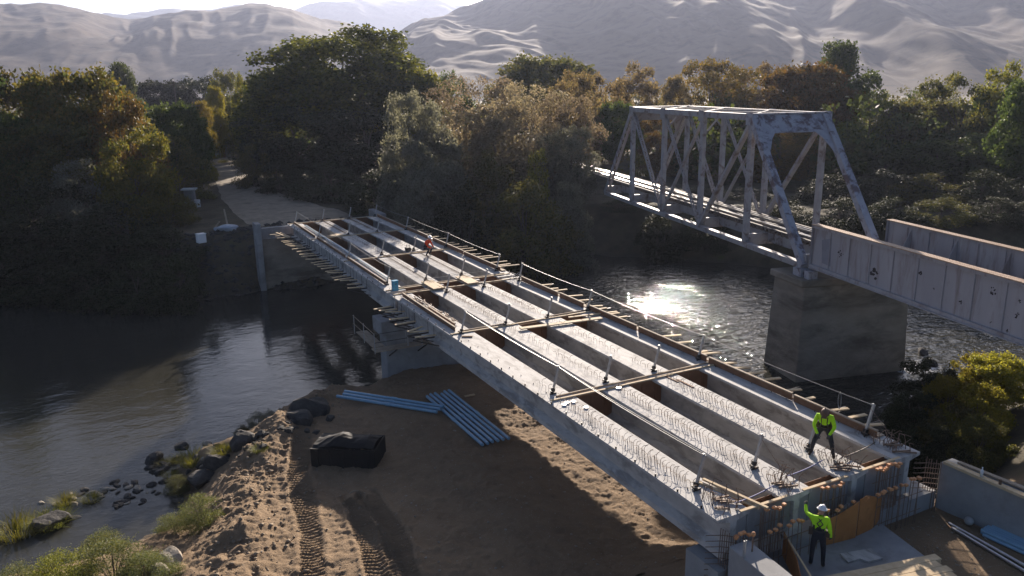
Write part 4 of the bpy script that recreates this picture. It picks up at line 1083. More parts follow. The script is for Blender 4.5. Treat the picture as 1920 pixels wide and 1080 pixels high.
# track over truss and girders
tk = empty('railway_track', (0, 0, 0), 0, 'single railway track on dark ties crossing both steel spans', 'railway track')
TD0, TD1 = -34, 62
b = MB(); tie = MB().beam((-1.45, 0, 0), (1.45, 0, 0), .22, .2).mesh('tie', M['tie'])
k = 0; d = TD0
while d < TD1:
    if d > -4 and d < 40: link('tie', tie, tk, rp(d, TW/2, 1.9), (0, 0, -RA))
    else: b.beam(rp(d, TW/2-1.45, 1.9), rp(d, TW/2+1.45, 1.9), .22, .2)
    d += .52; k += 1
b.build('far_ties', M['tie'], tk, kind='stuff')
for w_, h_, wd, m in ((-.75, .16, .075, 'rail'), (.75, .16, .075, 'rail'), (-.48, .13, .06, 'rail'), (.48, .13, .06, 'rail'), (-1.3, .1, .2, 'tie'), (1.3, .1, .2, 'tie')):
    nm = 'rail' if abs(w_) == .75 else ('guard_rail' if abs(w_) < .75 else 'guard_timber')
    MB().beam(rp(TD0, TW/2+w_, 2.0+h_/2), rp(TD1, TW/2+w_, 2.0+h_/2), wd, h_).build(nm, M[m], tk)
# plate girders
pg = empty('plate_girder_span', (0, 0, 0), 0, 'weathered grey plate girder railway span with rusty top flanges', 'railway bridge')
GZ0, GZ1, GLn = 1.0, 3.52, 30.0
for side, w_ in ((0, .15), (1, TW-.15)):
    out = -1 if side == 0 else 1
    d0 = -.55
    web = MB().beam(rp(d0, w_, (GZ0+GZ1)/2), rp(-GLn, w_, (GZ0+GZ1)/2), .03, GZ1-GZ0).build('web', M['plate'], pg)
    fl = MB().beam(rp(d0+.02, w_, GZ1+.025), rp(-GLn, w_, GZ1+.025), .46, .05).build('top_flange', M['flange'], pg)
    MB().beam(rp(d0, w_, GZ0-.025), rp(-GLn, w_, GZ0-.025), .46, .05).build('bottom_flange', M['plate'], pg)
    for z in (GZ1-.085, GZ0+.085): MB().beam(rp(d0, w_+.09*out, z), rp(-GLn, w_+.09*out, z), .15, .16).build('flange_angle', M['plate'], pg)
    MB().beam(rp(d0+.02, w_-.18, (GZ0+GZ1)/2), rp(d0+.02, w_+.18, (GZ0+GZ1)/2), .03, GZ1-GZ0-.02).build('end_plate', M['plate'], pg)
    rv = MB()
    q = 0.15
    while q < 24:
        for s in (-.15, -.05, .05, .15):
            p = rp(d0-q, w_+s, GZ1+.05); rv.add([p+Vector((-.022, -.022, 0)), p+Vector((.022, -.022, 0)), p+Vector((.022, .022, 0)), p+Vector((-.022, .022, 0)), p+Vector((0, 0, .022))], [(0, 1, 4), (1, 2, 4), (2, 3, 4), (3, 0, 4)])
        q += .2
    rv.build('rivets', M['flange'], fl, kind='stuff')
    st = MB().beam((0, 0, -1.08), (0, 0, 1.08), .05, .05, (0, 1, 0)).mesh('stiffener', M['plate'])
    kb = MB().add([(-.02, 0, 1.05), (.02, 0, 1.05), (.02, -.9, -.9), (-.02, -.9, -.9), (-.02, 0, -.9), (.02, 0, -.9)], [(0, 1, 2, 3), (4, 3, 2, 5), (0, 4, 5, 1), (0, 3, 4), (1, 5, 2)]).mesh('knee_bracket', M['plate'])
    q = 1.6; n = 0
    while q < GLn:
        for so in (1, -1):
            link('stiffener', st, pg, rp(d0-q, w_+.042*so, (GZ0+GZ1)/2), (0, 0, -RA))
        if n % 2 == 0 and side == 1: link('knee_bracket', kb, pg, rp(d0-q-.3, w_-.03, (GZ0+GZ1)/2), (0, 0, -RA+math.radians(-90)+0))
        q += 1.72; n += 1
# worn patches on the near web
def onw(px, py, off):
    d = ray(px, py); O = rp(0, .15-off, 0); tt = (O-CAM).dot(RW)/d.dot(RW); return CAM+d*tt
b = MB().add([onw(1541, 450, .02), onw(1560, 447, .02), onw(1557, 500, .02), onw(1541, 493, .02)], [(0, 1, 2, 3)])
b.build('paint_patch', noisy('paint_patch', (.22, .22, .25), (.27, .27, .3), 2, .7, 0), pg)
for k, (px, py, sz) in enumerate([(1575, 476, 5.5), (1637, 506, 9), (1725, 512, 4.5), (1862, 545, 6), (1802, 566, 4), (1751, 541, 2.0), (1907, 590, 5), (1857, 605, 2.5), (1888, 619, 3.5), (1912, 566, 4)]):
    b = MB()
    for q in range(9):
        cx, cyy = px+rnd.gauss(0, sz*.45), py+rnd.gauss(0, sz*.55); r_ = sz*rnd.uniform(.12, .42)
        vs = [onw(cx+r_*rnd.uniform(.5, 1.3)*math.cos(a), cyy+r_*rnd.uniform(.5, 1.5)*math.sin(a), .019+.0006*q) for a in [i*math.pi/4 for i in range(8)]]
        b.add(vs, [tuple(range(8))])
    b.build('rust_stain', M['stain'], pg, kind='stuff')

# ------------------------------------------------------------------ vegetation
def crown_mesh(name, seed, nlobe, nleaf, shape='round', leaf=.02, lo=.06, slim=1.0, fuzz=1.0):
    R = np.random.RandomState(seed)
    C, Rd = [], []
    for i in range(nlobe):
        for _ in range(30):
            if shape == 'fib':
                zz = 1-1.72*(i+.5)/nlobe if i < nlobe*.75 else R.uniform(-.6, .7); a = i*2.39996+R.normal(0, .12); q = (1 if i < nlobe*.75 else .55)*R.uniform(.86, 1.1); z = .5+.5*zz
                rr = .385*math.sqrt(1-zz*zz)*q; c = np.array([rr*math.cos(a), rr*math.sin(a), .47+.43*zz*q+(.02 if i % 3 else -.02)]); break
            z = R.uniform(0, 1) if shape != 'dome' else R.uniform(0, 1)**1.2
            if shape == 'round': prof = math.sqrt(max(0.0, 1-((z-.45)/.60)**2)) 
            elif shape == 'tall': prof = .72*max(0.0, math.sin(math.pi*min(1, (z+.12)/1.16)))**.7
            elif shape == 'spread': prof = math.sqrt(max(0.0, 1-((z-.52)/.50)**2))*(.8+.35*z)
            else: prof = math.sqrt(max(0.0, 1-z*z*1.05))
            a = R.uniform(0, 2*math.pi); q = R.uniform(.3, 1.0)**.5
            rr = prof*.43*q*(1+.2*math.sin(a*3+seed))
            c = np.array([rr*math.cos(a), rr*math.sin(a), lo+(1-lo)*z*.93])
            if all(np.linalg.norm((c-d)) > .085 for d in C): break
        C.append(c); Rd.append(R.uniform(.075, .15)*(1.15-.45*z))
    C = np.array(C); Rd = np.array(Rd)
    wgt = Rd**2; wgt /= wgt.sum()
    k = R.choice(nlobe, nleaf, p=wgt)
    d = R.normal(size=(nleaf, 3)); d /= np.linalg.norm(d, axis=1)[:, None]
    d[:, 2] = np.where(R.rand(nleaf) < .62, np.abs(d[:, 2]), d[:, 2])
    rad = Rd[k]*np.clip(R.normal(.95, .13, nleaf), .4, 1.35)
    # twig clumps: leaves gather into small sprays
    clump = 6; nb = nleaf//clump
    P = C[k]+d*rad[:, None]*np.array([1, 1, .8])
    anchor = np.repeat(P[:nb], clump, 0)[:nleaf]
    P[:len(anchor)] = anchor+R.normal(scale=leaf*.8*fuzz, size=(len(anchor), 3))
    P[:, 2] = np.maximum(P[:, 2], .005)
    N = d+R.normal(scale=.75, size=(nleaf, 3)); N /= np.linalg.norm(N, axis=1)[:, None]
    U = np.cross(N, R.normal(size=(nleaf, 3))); U /= np.linalg.norm(U, axis=1)[:, None]; W_ = np.cross(N, U)
    s = leaf*R.uniform(.55, 1.3, nleaf)[:, None]
    V = np.stack([P-U*s*.5, P+W_*s*.36*slim, P+U*s*.5, P-W_*s*.36*slim], 1).reshape(-1, 3)
    F = np.arange(nleaf*4).reshape(-1, 4)
    return mesh_np(name, V, F), C
def trunk_mesh(name, C, seed, r=.022, multi=1):
    R = random.Random(seed); b = MB()
    for q in range(multi):
        bx = (R.uniform(-.06, .06), R.uniform(-.06, .06)) if multi > 1 else (0, 0)
        top = (bx[0]*2+R.uniform(-.05, .05), bx[1]*2+R.uniform(-.05, .05), .72)
        pts = [(bx[0], bx[1], -.03), (bx[0]*1.2+.01, bx[1], .2), (bx[0]*1.6-.01, bx[1]*1.5+.01, .45), top]
        b.tube(pts, [r, r*.8, r*.55, r*.2], 7)
        cs = sorted(C.tolist(), key=lambda c: R.random())[:max(5, 12//multi)]
        for c in cs:
            z0 = max(.08, c[2]*.55); f = min(1, z0/.72); p0 = Vector((bx[0]*(1+f), bx[1]*(1+f), z0)); c = Vector(c)
            m_ = p0.lerp(c, .5)+Vector((R.uniform(-.02, .02), R.uniform(-.02, .02), .03))
            b.tube([p0, m_, c], [r*.4, r*.22, r*.06], 5, False)
    return b.mesh(name, M['bark'], True)
PROTO = {}
for nm, sd_, nl, nf, sh, lf, lo_, mu in [('round_a', 1, 44, 30000, 'fib', .027, .06, 1), ('round_b', 2, 48, 27000, 'round', .027, .05, 1), ('tall_a', 3, 42, 22000, 'tall', .026, .08, 1), ('tall_b', 4, 38, 20000, 'tall', .026, .1, 1),
                                    ('wispy', 5, 40, 17000, 'spread', .018, .1, 2), ('spread', 6, 50, 28000, 'spread', .024, .04, 1), ('dome_a', 7, 46, 15000, 'dome', .026, .02, 3), ('dome_b', 8, 38, 12000, 'dome', .028, .02, 3), ('big', 9, 80, 64000, 'fib', .019, .03, 1)]:
    cm, C = crown_mesh('crown', sd_, nl, nf, sh, lf, lo_); cm.materials.append(LM['green'])
    PROTO[nm] = (cm, trunk_mesh('trunk', C, sd_, .02 if mu == 1 else .012, mu))
def plant(name, proto, mat, loc, wd, ht, label, cat, group=None, rz=None):
    t = empty(name, loc, rnd.uniform(0, 6.28) if rz is None else rz, label, cat, group); t.scale = (wd, wd, ht)
    tk_ = link('trunk' if cat == 'tree' else 'stems', PROTO[proto][1], t)
    c = link('crown' if cat == 'tree' else 'foliage', PROTO[proto][0], t)
    c.material_slots[0].link = 'OBJECT'; c.material_slots[0].material = LM[mat]
    return t
def tree_at(px, ytop, D, hw, proto, mat, label, base=None, name='tree', cat='tree', grp=None):
    p = atd(px, 300, D); x, y = p.x, p.y
    gz = hgt(x, y) if base is None else base
    gz = max(gz, WATER-.2)
    d = ray(px, ytop); tt = math.hypot(x-CAM.x, y-CAM.y)/math.hypot(d.x, d.y); ztop = CAM.z+d.z*tt
    return plant(name, proto, mat, (x, y, gz-.1), 2*hw*D/FPX*1.18, max(1.0, (ztop-gz)*1.0), label, cat, grp)
TREES = [
 # left bank group
 (-45, 55, 84, 100, 'tall_a', 'green', 'tall dark tree cut by the left frame edge'),
 (55, 122, 90, 85, 'round_b', 'olive', 'olive tree between the left edge tree and the orange-brown tree'),
 (165, 108, 84, 100, 'round_a', 'gold', 'broad golden-brown tree, largest of the left bank trees'),
 (238, 165, 79, 60, 'round_b', 'orange', 'golden-orange tree on the right flank of the left bank trees'),
 (335, 178, 98, 55, 'round_a', 'green', 'green tree left of the dirt road'),
 (250, 236, 74, 62, 'round_b', 'yellowgreen', 'yellow-green small tree below the orange ones'),
 (325, 245, 92, 50, 'dome_a', 'olive', 'olive bushy tree at the left edge of the dirt road'),
 (100, 210, 78, 90, 'round_a', 'olive', 'dull olive tree in front of the left bank trees'),
 (15, 215, 76, 80, 'tall_b', 'green', 'dark green tree low in front of the left edge'),
 # behind the road
 (243, 116, 165, 44, 'tall_b', 'green', 'dark green tree far behind the orange tree'),
 (318, 142, 200, 60, 'round_a', 'dusk', 'dark round tree far up the valley, left one'),
 (380, 140, 210, 60, 'round_b', 'dusk', 'dark round tree far up the valley, right one'),
 (442, 126, 160, 40, 'round_b', 'olive', 'brownish round tree left of the huge willow'),
 (413, 160, 150, 25, 'tall_b', 'yellow', 'small bright yellow tree, upper of two beside the road'),
 (388, 188, 140, 26, 'tall_b', 'yellow', 'small bright yellow tree, lower of two beside the road'),
 (440, 196, 155, 40, 'round_b', 'olive', 'olive tree right of the yellow trees'),
 (466, 135, 145, 26, 'tall_a', 'yellowgreen', 'slim yellowish tree at the left flank of the willow'),
 (360, 205, 120, 30, 'round_a', 'green', 'small green tree behind the left utility pole'),
 # the willow
 (650, 50, 125, 165, 'big', 'willow', 'huge dark willow, the tallest and widest crown'),
 (775, 112, 122, 62, 'round_a', 'yellowgreen', 'yellow-lit crown on the right shoulder of the willow'),
 (505, 128, 140, 50, 'round_b', 'willow', 'dark crown on the left shoulder of the willow'),
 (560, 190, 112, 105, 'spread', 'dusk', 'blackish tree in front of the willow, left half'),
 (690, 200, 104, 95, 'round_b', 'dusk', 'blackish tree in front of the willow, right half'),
 # middle
 (772, 165, 84, 58, 'spread', 'silver', 'silvery grey tree in front of the willow'),
 (800, 232, 80, 78, 'round_b', 'silver', 'lower silvery tree beside the silvery grey one'),
 (895, 135, 104, 90, 'wispy', 'russet', 'thin reddish-brown tree right of the willow'),
 (985, 150, 98, 85, 'wispy', 'russet', 'thin reddish-brown tree in the middle of the picture'),
 (930, 185, 92, 80, 'spread', 'russet', 'low russet tree before the thin reddish ones'),
 (1080, 128, 112, 52, 'spread', 'tan', 'tan brown tree left of the truss bridge'),
 (1060, 170, 94, 60, 'wispy', 'russet', 'russet tree above the right silvery shrub'),
 (1015, 90, 145, 90, 'round_a', 'olive', 'green-topped tree rising behind the russet trees'),
 (850, 128, 130, 32, 'round_b', 'green', 'green tree just right of the willow, far behind'),
 (1072, 232, 86, 52, 'spread', 'silver', 'silvery tree at the left end of the truss'),
 (1150, 180, 112, 46, 'round_a', 'green', 'round green tree just left of the truss'),
 (1128, 132, 132, 46, 'round_b', 'tan', 'tan tree filling the gap just left of the truss top'),
 (1195, 116, 150, 55, 'tall_a', 'tan', 'tan tree behind the left end of the truss'),
 (1265, 140, 130, 40, 'tall_b', 'tan', 'pale tan tree behind the truss top, left part'),
 (1325, 106, 140, 72, 'spread', 'orange', 'orange-brown tree behind the middle of the truss'),
 (1410, 114, 150, 55, 'round_b', 'tan', 'dull tan tree behind the right of the truss top'),
 (1232, 215, 112, 38, 'round_b', 'orange', 'orange tree seen through the left panels of the truss'),
 (1505, 104, 124, 78, 'round_a', 'orange', 'round orange tree behind the portal of the truss'),
 (1562, 76, 135, 75, 'tall_b', 'green', 'tall green tree standing above the orange one'),
 (1622, 168, 118, 62, 'round_b', 'yellowgreen', 'yellow-green tree right of the truss portal'),
 (1715, 176, 115, 62, 'round_a', 'olive', 'olive tree between the portal and the right tree group'),
 (1790, 132, 108, 70, 'round_b', 'olive', 'yellow-brown tree in the right tree group'),
 (1862, 116, 104, 62, 'tall_a', 'yellowgreen', 'tall yellow-tipped tree in the right tree group'),
 (1940, 125, 84, 70, 'round_a', 'green', 'dark green tree cut by the right frame edge'),
 (1660, 265, 108, 75, 'round_b', 'green', 'dark green tree low behind the plate girder, left one'),
 (1760, 255, 100, 80, 'round_a', 'green', 'dark green tree low behind the plate girder, middle one'),
 (1870, 235, 96, 85, 'round_b', 'green', 'dark green tree low behind the plate girder, right one'),
 (1560, 250, 112, 60, 'round_a', 'olive', 'dark olive tree behind the right end post of the truss'),
 (1460, 225, 105, 66, 'round_b', 'orange', 'dull orange tree seen through the portal of the truss'),
 (1370, 235, 110, 66, 'round_a', 'olive', 'olive tree seen through the middle of the truss'),
 (1290, 250, 112, 55, 'round_b', 'tan', 'tan tree seen through the second panel of the truss'),
]
for px, yt, D, hw, pr, mt, lab in TREES: tree_at(px, yt, D, hw, pr, mt, lab)
SHR = [
 (148, 292, 72, 72, 'dome_a', 'silver', 'silvery shrub low in the left bank trees'),
 (60, 330, 70, 95, 'dome_b', 'dusk', 'blackish bush at the left edge above the water'),
 (210, 372, 69, 85, 'dome_a', 'dusk', 'blackish bush under the silvery shrub'),
 (-20, 420, 68, 90, 'dome_b', 'dusk', 'blackish bush cut by the left frame edge'),
 (130, 430, 67, 95, 'dome_a', 'dusk', 'blackish bush hanging over the water, middle left'),
 (40, 478, 66, 75, 'dome_a', 'dusk', 'blackish bush drooping to the water, leftmost at the waterline'),
 (135, 490, 64, 70, 'dome_b', 'dusk', 'blackish bush drooping to the water, second from the left'),
 (225, 488, 62.5, 65, 'dome_a', 'dusk', 'blackish bush drooping to the water, third from the left'),
 (305, 480, 62, 50, 'dome_b', 'dusk', 'blackish bush drooping to the water, below the white tote'),
 (300, 345, 76, 50, 'dome_b', 'olive', 'dull bush left of the grey cabinet'),
 (285, 420, 68, 75, 'dome_a', 'dusk', 'blackish bush left of the debris'),
 (388, 288, 112, 16, 'dome_b', 'yellowgreen', 'small bush at the bend of the dirt road'),
 (478, 265, 104, 36, 'dome_a', 'olive', 'olive bush right of the dirt road'),
 (520, 300, 98, 40, 'dome_b', 'dusk', 'blackish bush right of the dirt road, under the willow'),
 (610, 300, 92, 66, 'dome_a', 'dusk', 'blackish bush under the willow, behind the abutment'),
 (705, 315, 84, 66, 'dome_b', 'dusk', 'blackish bush at the right foot of the willow'),
 (790, 315, 74, 75, 'dome_a', 'silver', 'grey bush at the foot of the silvery trees'),
 (915, 280, 78, 62, 'dome_b', 'olive', 'olive bush below the low russet tree'),
 (1012, 270, 80, 36, 'dome_a', 'yellowgreen', 'bright green bush in the middle of the far bank'),
 (870, 345, 73, 80, 'dome_a', 'dusk', 'blackish bush on the far bank behind the crouching person'),
 (985, 335, 72, 85, 'dome_b', 'olive', 'dark olive bush on the far bank, middle'),
 (1062, 330, 76, 50, 'dome_a', 'silver', 'grey bush on the far bank below the truss end'),
 (1165, 372, 84, 34, 'dome_b', 'dusk', 'blackish bush under the left end of the truss'),
 (1290, 385, 92, 70, 'dome_a', 'dusk', 'blackish bush under the middle of the truss'),
 (1400, 385, 90, 70, 'dome_b', 'dusk', 'blackish bush under the right half of the truss'),
 (1190, 285, 100, 32, 'dome_b', 'yellowgreen', 'light green bush seen through the first truss panel'),
 (1490, 372, 75, 46, 'dome_a', 'dusk', 'small blackish bush in front of the right end post of the truss'),
 (1590, 368, 74, 55, 'dome_b', 'dusk', 'blackish bush at the bank edge behind the plate girder end'),
 (1690, 366, 73, 55, 'dome_a', 'dusk', 'blackish bush at the bank edge behind the far plate girder, left'),
 (1785, 368, 72, 55, 'dome_b', 'olive', 'olive bush at the bank edge behind the far plate girder'),
 (1875, 366, 71, 55, 'dome_a', 'dusk', 'blackish bush at the bank edge behind the far plate girder, right'),
 (1955, 372, 70, 50, 'dome_b', 'dusk', 'blackish bush at the bank edge cut by the right frame edge'),
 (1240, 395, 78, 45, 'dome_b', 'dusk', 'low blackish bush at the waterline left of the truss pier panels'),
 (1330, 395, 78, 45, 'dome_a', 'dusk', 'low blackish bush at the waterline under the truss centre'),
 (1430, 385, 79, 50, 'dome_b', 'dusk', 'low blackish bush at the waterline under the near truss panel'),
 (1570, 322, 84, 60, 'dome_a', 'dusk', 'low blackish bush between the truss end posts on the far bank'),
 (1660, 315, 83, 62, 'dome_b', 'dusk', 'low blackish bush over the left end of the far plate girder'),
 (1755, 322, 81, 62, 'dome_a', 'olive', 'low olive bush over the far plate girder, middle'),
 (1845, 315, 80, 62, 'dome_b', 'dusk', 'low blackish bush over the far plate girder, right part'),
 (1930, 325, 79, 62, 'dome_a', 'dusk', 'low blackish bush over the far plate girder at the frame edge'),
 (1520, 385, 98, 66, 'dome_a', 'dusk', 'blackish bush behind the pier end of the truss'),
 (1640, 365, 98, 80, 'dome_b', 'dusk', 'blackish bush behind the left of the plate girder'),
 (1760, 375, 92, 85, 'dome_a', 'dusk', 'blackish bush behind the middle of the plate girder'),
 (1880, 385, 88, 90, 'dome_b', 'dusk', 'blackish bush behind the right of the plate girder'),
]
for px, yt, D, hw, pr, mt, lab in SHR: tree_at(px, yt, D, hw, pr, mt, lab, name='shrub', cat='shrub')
# near right bank shrubs
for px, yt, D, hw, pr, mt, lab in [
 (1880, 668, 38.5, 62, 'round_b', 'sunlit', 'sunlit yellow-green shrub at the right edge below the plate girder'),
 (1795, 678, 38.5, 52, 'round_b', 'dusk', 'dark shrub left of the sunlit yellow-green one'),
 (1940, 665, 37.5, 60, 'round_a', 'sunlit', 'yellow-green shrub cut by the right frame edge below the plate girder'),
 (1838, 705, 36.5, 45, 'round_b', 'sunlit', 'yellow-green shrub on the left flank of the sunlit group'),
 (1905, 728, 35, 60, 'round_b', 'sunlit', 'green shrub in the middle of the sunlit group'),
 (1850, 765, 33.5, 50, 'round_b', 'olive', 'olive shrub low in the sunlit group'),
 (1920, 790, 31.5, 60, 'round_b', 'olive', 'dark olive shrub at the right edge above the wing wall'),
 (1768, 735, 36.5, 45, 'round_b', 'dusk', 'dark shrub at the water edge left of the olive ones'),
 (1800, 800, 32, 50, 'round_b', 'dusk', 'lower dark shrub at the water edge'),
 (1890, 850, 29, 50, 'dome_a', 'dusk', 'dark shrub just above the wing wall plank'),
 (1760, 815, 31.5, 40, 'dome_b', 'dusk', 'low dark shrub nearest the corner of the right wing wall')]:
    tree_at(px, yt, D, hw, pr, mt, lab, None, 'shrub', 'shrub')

# distant woods filling the valley behind the named trees
def woods(name, n, f, mats, seed):
    R = random.Random(seed); allV, allF, o = [], [], 0
    base = PROTO['round_b'][0]; nv = len(base.vertices); co = np.empty(nv*3, np.float32); base.vertices.foreach_get('co', co); co = co.reshape(-1, 4, 3)
    for k in range(n):
        px, D, ht, wd = f(R); p = atd(px, 300, D); z = hgt(p.x, p.y)
        sel = np.random.RandomState(seed+k).choice(len(co), 900, replace=False); V = co[sel].copy()
        c = V.mean(1, keepdims=True); V = c+(V-c)*2.6
        a = R.uniform(0, 6.28); ca, sa = math.cos(a), math.sin(a)
        X = V[..., 0]*ca-V[..., 1]*sa; Y = V[..., 0]*sa+V[..., 1]*ca
        V = np.stack([X*wd+p.x, Y*wd+p.y, V[..., 2]*ht+z-.3], -1).reshape(-1, 3)
        allV.append(V); allF.append(np.arange(len(V)).reshape(-1, 4)+o); o += len(V)
    return tag(link(name, mesh_np(name, np.concatenate(allV), np.concatenate(allF), mats)), kind='stuff')
woods('far_woods', 150, lambda R: (R.uniform(-150, 2100), R.uniform(170, 420), R.uniform(7, 12), R.uniform(8, 14)), LM['olive'], 5)
woods('riverside_woods', 90, lambda R: (R.choice([R.uniform(-120, 330), R.uniform(500, 2050)]), R.uniform(100, 165), R.uniform(7, 12), R.uniform(7, 11)), LM['green'], 9)

# ------------------------------------------------------------------ near bank plants, rocks
def tuft_mesh(name, seed, n, ht, spread, wd, droop=.5):
    R = np.random.RandomState(seed); V, F = [], []
    for k in range(n):
        a = R.uniform(0, 6.28); r = spread*math.sqrt(R.rand())*.45; x, y = r*math.cos(a), r*math.sin(a)
        a2 = a+R.normal(0, .6); h = ht*R.uniform(.5, 1.1); l = spread*R.uniform(.15, .6); ca, sa = math.cos(a2), math.sin(a2); w_ = wd*R.uniform(.6, 1.2)
        b_ = len(V)
        for q in (0, .5, 1):
            zx = h*(q-droop*q*q*.5); ox = l*q*q
            V += [(x+ca*ox-sa*w_*(1-q*.9)/2, y+sa*ox+ca*w_*(1-q*.9)/2, zx), (x+ca*ox+sa*w_*(1-q*.9)/2, y+sa*ox-ca*w_*(1-q*.9)/2, zx)]
        F += [(b_, b_+1, b_+3, b_+2), (b_+2, b_+3, b_+5, b_+4)]
    return mesh_np(name, np.array(V), np.array(F))
tufts = [tuft_mesh('grass_tuft', 50+k, 420, .8, 1.0, .018) for k in range(3)]
for tm in tufts: tm.materials.append(LM['grass'])
weeds = []
for k in range(3):
    cm, C = crown_mesh('foliage', 90+k, 44, 12000, 'dome', .038, .02, slim=.42, fuzz=1.5); cm.materials.append(LM['weed'])
    st = MB()
    R = random.Random(k)
    for c in C[:20]:
        st.tube([(c[0]*.2, c[1]*.2, -.03), (c[0]*.6, c[1]*.6, c[2]*.6), (c[0]*1.05, c[1]*1.05, c[2]*1.05)], [.008, .006, .003], 4, False)
    weeds.append((cm, st.mesh('stems', M['bark'])))
def tuft(px, py, wd, ht, mat, label, z=None, grp='grass tufts along the near bank'):
    p = at(px, py, -5.8)
    for _ in range(6): p = at(px, py, max(hgt(p.x, p.y), WATER-.05))
    o = link('grass_tuft', rnd.choice(tufts), None, p-Vector((0, 0, .03)), (0, 0, rnd.uniform(0, 6.28)), (wd, wd, ht))
    o.material_slots[0].link = 'OBJECT'; o.material_slots[0].material = LM[mat]
    return tag(o, label, 'grass tuft', grp)
def weed(px, py, wd, ht, mat, label):
    p = at(px, py, -5.5)
    for _ in range(6): p = at(px, py, max(hgt(p.x, p.y), WATER-.05))
    t = empty('bank_shrub', p, rnd.uniform(0, 6.28), label, 'shrub'); t.scale = (wd, wd, ht)
    c, s_ = rnd.choice(weeds); f = link('foliage', c, t); f.material_slots[0].link = 'OBJECT'; f.material_slots[0].material = LM[mat]; link('stems', s_, t)
    return t
for px, py, wd, ht, lab in [(30, 1003, 1.7, 1.2, 'large bright grass tuft at the left edge in the shallows'), (95, 985, 1.5, .9, 'grass tuft beside the large one at the left edge'), (123, 945, .9, .8, 'small round grass tuft farther out in the shallows'),
                        (172, 940, .8, .6, 'dull grass tuft among stones in the shallows'), (362, 868, 1.3, 1.1, 'yellow grass tuft on the rocky point'), (415, 852, .9, .8, 'yellow grass tuft right of the rocky point'), (312, 873, .7, .6, 'small yellow grass tuft on the rocky point'),
                        (330, 868, .6, .6, 'small grass tuft in the middle of the rocky point'), (488, 845, .7, .5, 'low yellow grass tuft above the dark bank'), (322, 895, .7, .5, 'low grass tuft behind the rocky point')]:
    tuft(px, py, wd, ht, 'grass', lab)
for px, py, wd, ht, mt, lab in [(335, 925, 1.3, .9, 'weed', 'leafy shrub at the edge of the backwater'), (378, 985, 1.8, 1.3, 'weed', 'large pale green shrub between backwater and dirt bank'), (330, 1000, 1.4, .9, 'weed', 'pale green shrub left of the large one'),
                            (215, 1090, 2.6, 1.5, 'weed', 'wide shrub at the bottom left of the frame'), (120, 1110, 2.6, 1.4, 'grass', 'yellow shrub in the bottom left corner'), (275, 1090, 1.9, 1.0, 'weed', 'green shrub just left of the pale boulder'), (30, 1120, 2.2, 1.1, 'weed', 'shrub cut by the bottom left corner'),
                            (195, 1045, 1.8, 1.2, 'weed', 'tall thin shrub behind the wide bottom left one'), (482, 800, 1.1, .9, 'silver', 'small grey shrub on the dark bank'), (505, 790, .8, .7, 'silver', 'smaller grey shrub nearer the pier on the dark bank'), (455, 820, 1.0, .7, 'olive', 'dull low shrub on the dark bank'), (575, 772, .8, .6, 'olive', 'small shrub at the top of the dark bank')]:
    weed(px, py, wd, ht, mt, lab)
def rock_mesh(name, seed, m, flat=.7):
    bm = bmesh.new(); bmesh.ops.create_icosphere(bm, subdivisions=3, radius=1.0); R = np.random.RandomState(seed)
    planes = R.normal(size=(9, 3)); planes /= np.linalg.norm(planes, axis=1)[:, None]; offs = R.uniform(.55, .85, 9)
    for v in bm.verts:
        p = np.array(v.co)
        for n, o in zip(planes, offs):
            e = p@n-o
            if e > 0: p = p-n*e*.9
        p = p*(1+.06*math.sin(p[0]*7+seed)*math.cos(p[1]*6)); v.co = (p[0]*1.15, p[1]*.9, p[2]*flat)
    me = bpy.data.meshes.new(name); bm.to_mesh(me); bm.free(); me.materials.append(m); return me
rocks = [rock_mesh('boulder', 200+k, M['rock'], .75) for k in range(5)]; rocksp = [rock_mesh('boulder', 300+k, M['rock_pale'], .65) for k in range(4)]
def boulder(px, py, r, pale, label, grp=None, zoff=.3):
    p = at(px, py, -5.5)
    for _ in range(8): p = at(px, py, max(hgt(p.x, p.y), WATER-.05))
    s = r; o = link('boulder', rnd.choice(rocksp if pale else rocks), None, p+Vector((0, 0, s*(.5-zoff))), (rnd.uniform(-.3, .3), rnd.uniform(-.3, .3), rnd.uniform(0, 6.28)), (s, s, s*rnd.uniform(.8, 1.1)))
    return tag(o, label, 'boulder', grp)
for px, py, r, pale, lab in [(288, 866, .5, 0, 'lone dark boulder in the water off the rocky point'), (318, 1060, .55, 1, 'smooth pale boulder beside the bottom left shrubs'), (300, 1076, .4, 1, 'brownish boulder just below the smooth pale one'), (340, 840, .35, 0, 'flat dark boulder at the tip of the rocky point'),
                         (580, 775, .95, 0, 'big dark block at the top of the dark bank by the pier'), (560, 790, .7, 0, 'dark block in front of the big one by the pier'), (590, 765, .7, 0, 'dark block behind the big one by the pier'), (455, 830, .6, 0, 'dark boulder at the water line below the grey shrub'),
                         (380, 905, .8, 0, 'large black boulder behind the backwater'), (410, 870, .6, 0, 'dark boulder right of the yellow grass'), (100, 985, .7, 0, 'dark boulder under the grass in the shallows'), (500, 788, .2, 0, 'small stone in the water near the dark bank'),
                         (1730, 664, .45, 0, 'dark boulder in the white water behind the railway pier'), (1745, 685, .5, 0, 'dark boulder at the near side of the white water')]:
    boulder(px, py, r, pale, lab)
SC = [(x, y) for x, y in [(rnd.uniform(235, 345), 0) for _ in range(0)]]
k = 0
while k < 95:
    f = rnd.random(); px = 235+f*380+rnd.uniform(-25, 25); py = 912-f*150+rnd.gauss(0, 12)+(6 if f > .3 else 0)
    p = at(px, py, -5.7)
    if not (-6.35 < hgt(p.x, p.y) < -4.2): 
        k += 1; continue
    boulder(px, py, rnd.uniform(.1, .27), rnd.random() < .15, 'dark angular stone of the riprap along the near waterline', 'riprap stones on the near bank'); k += 1
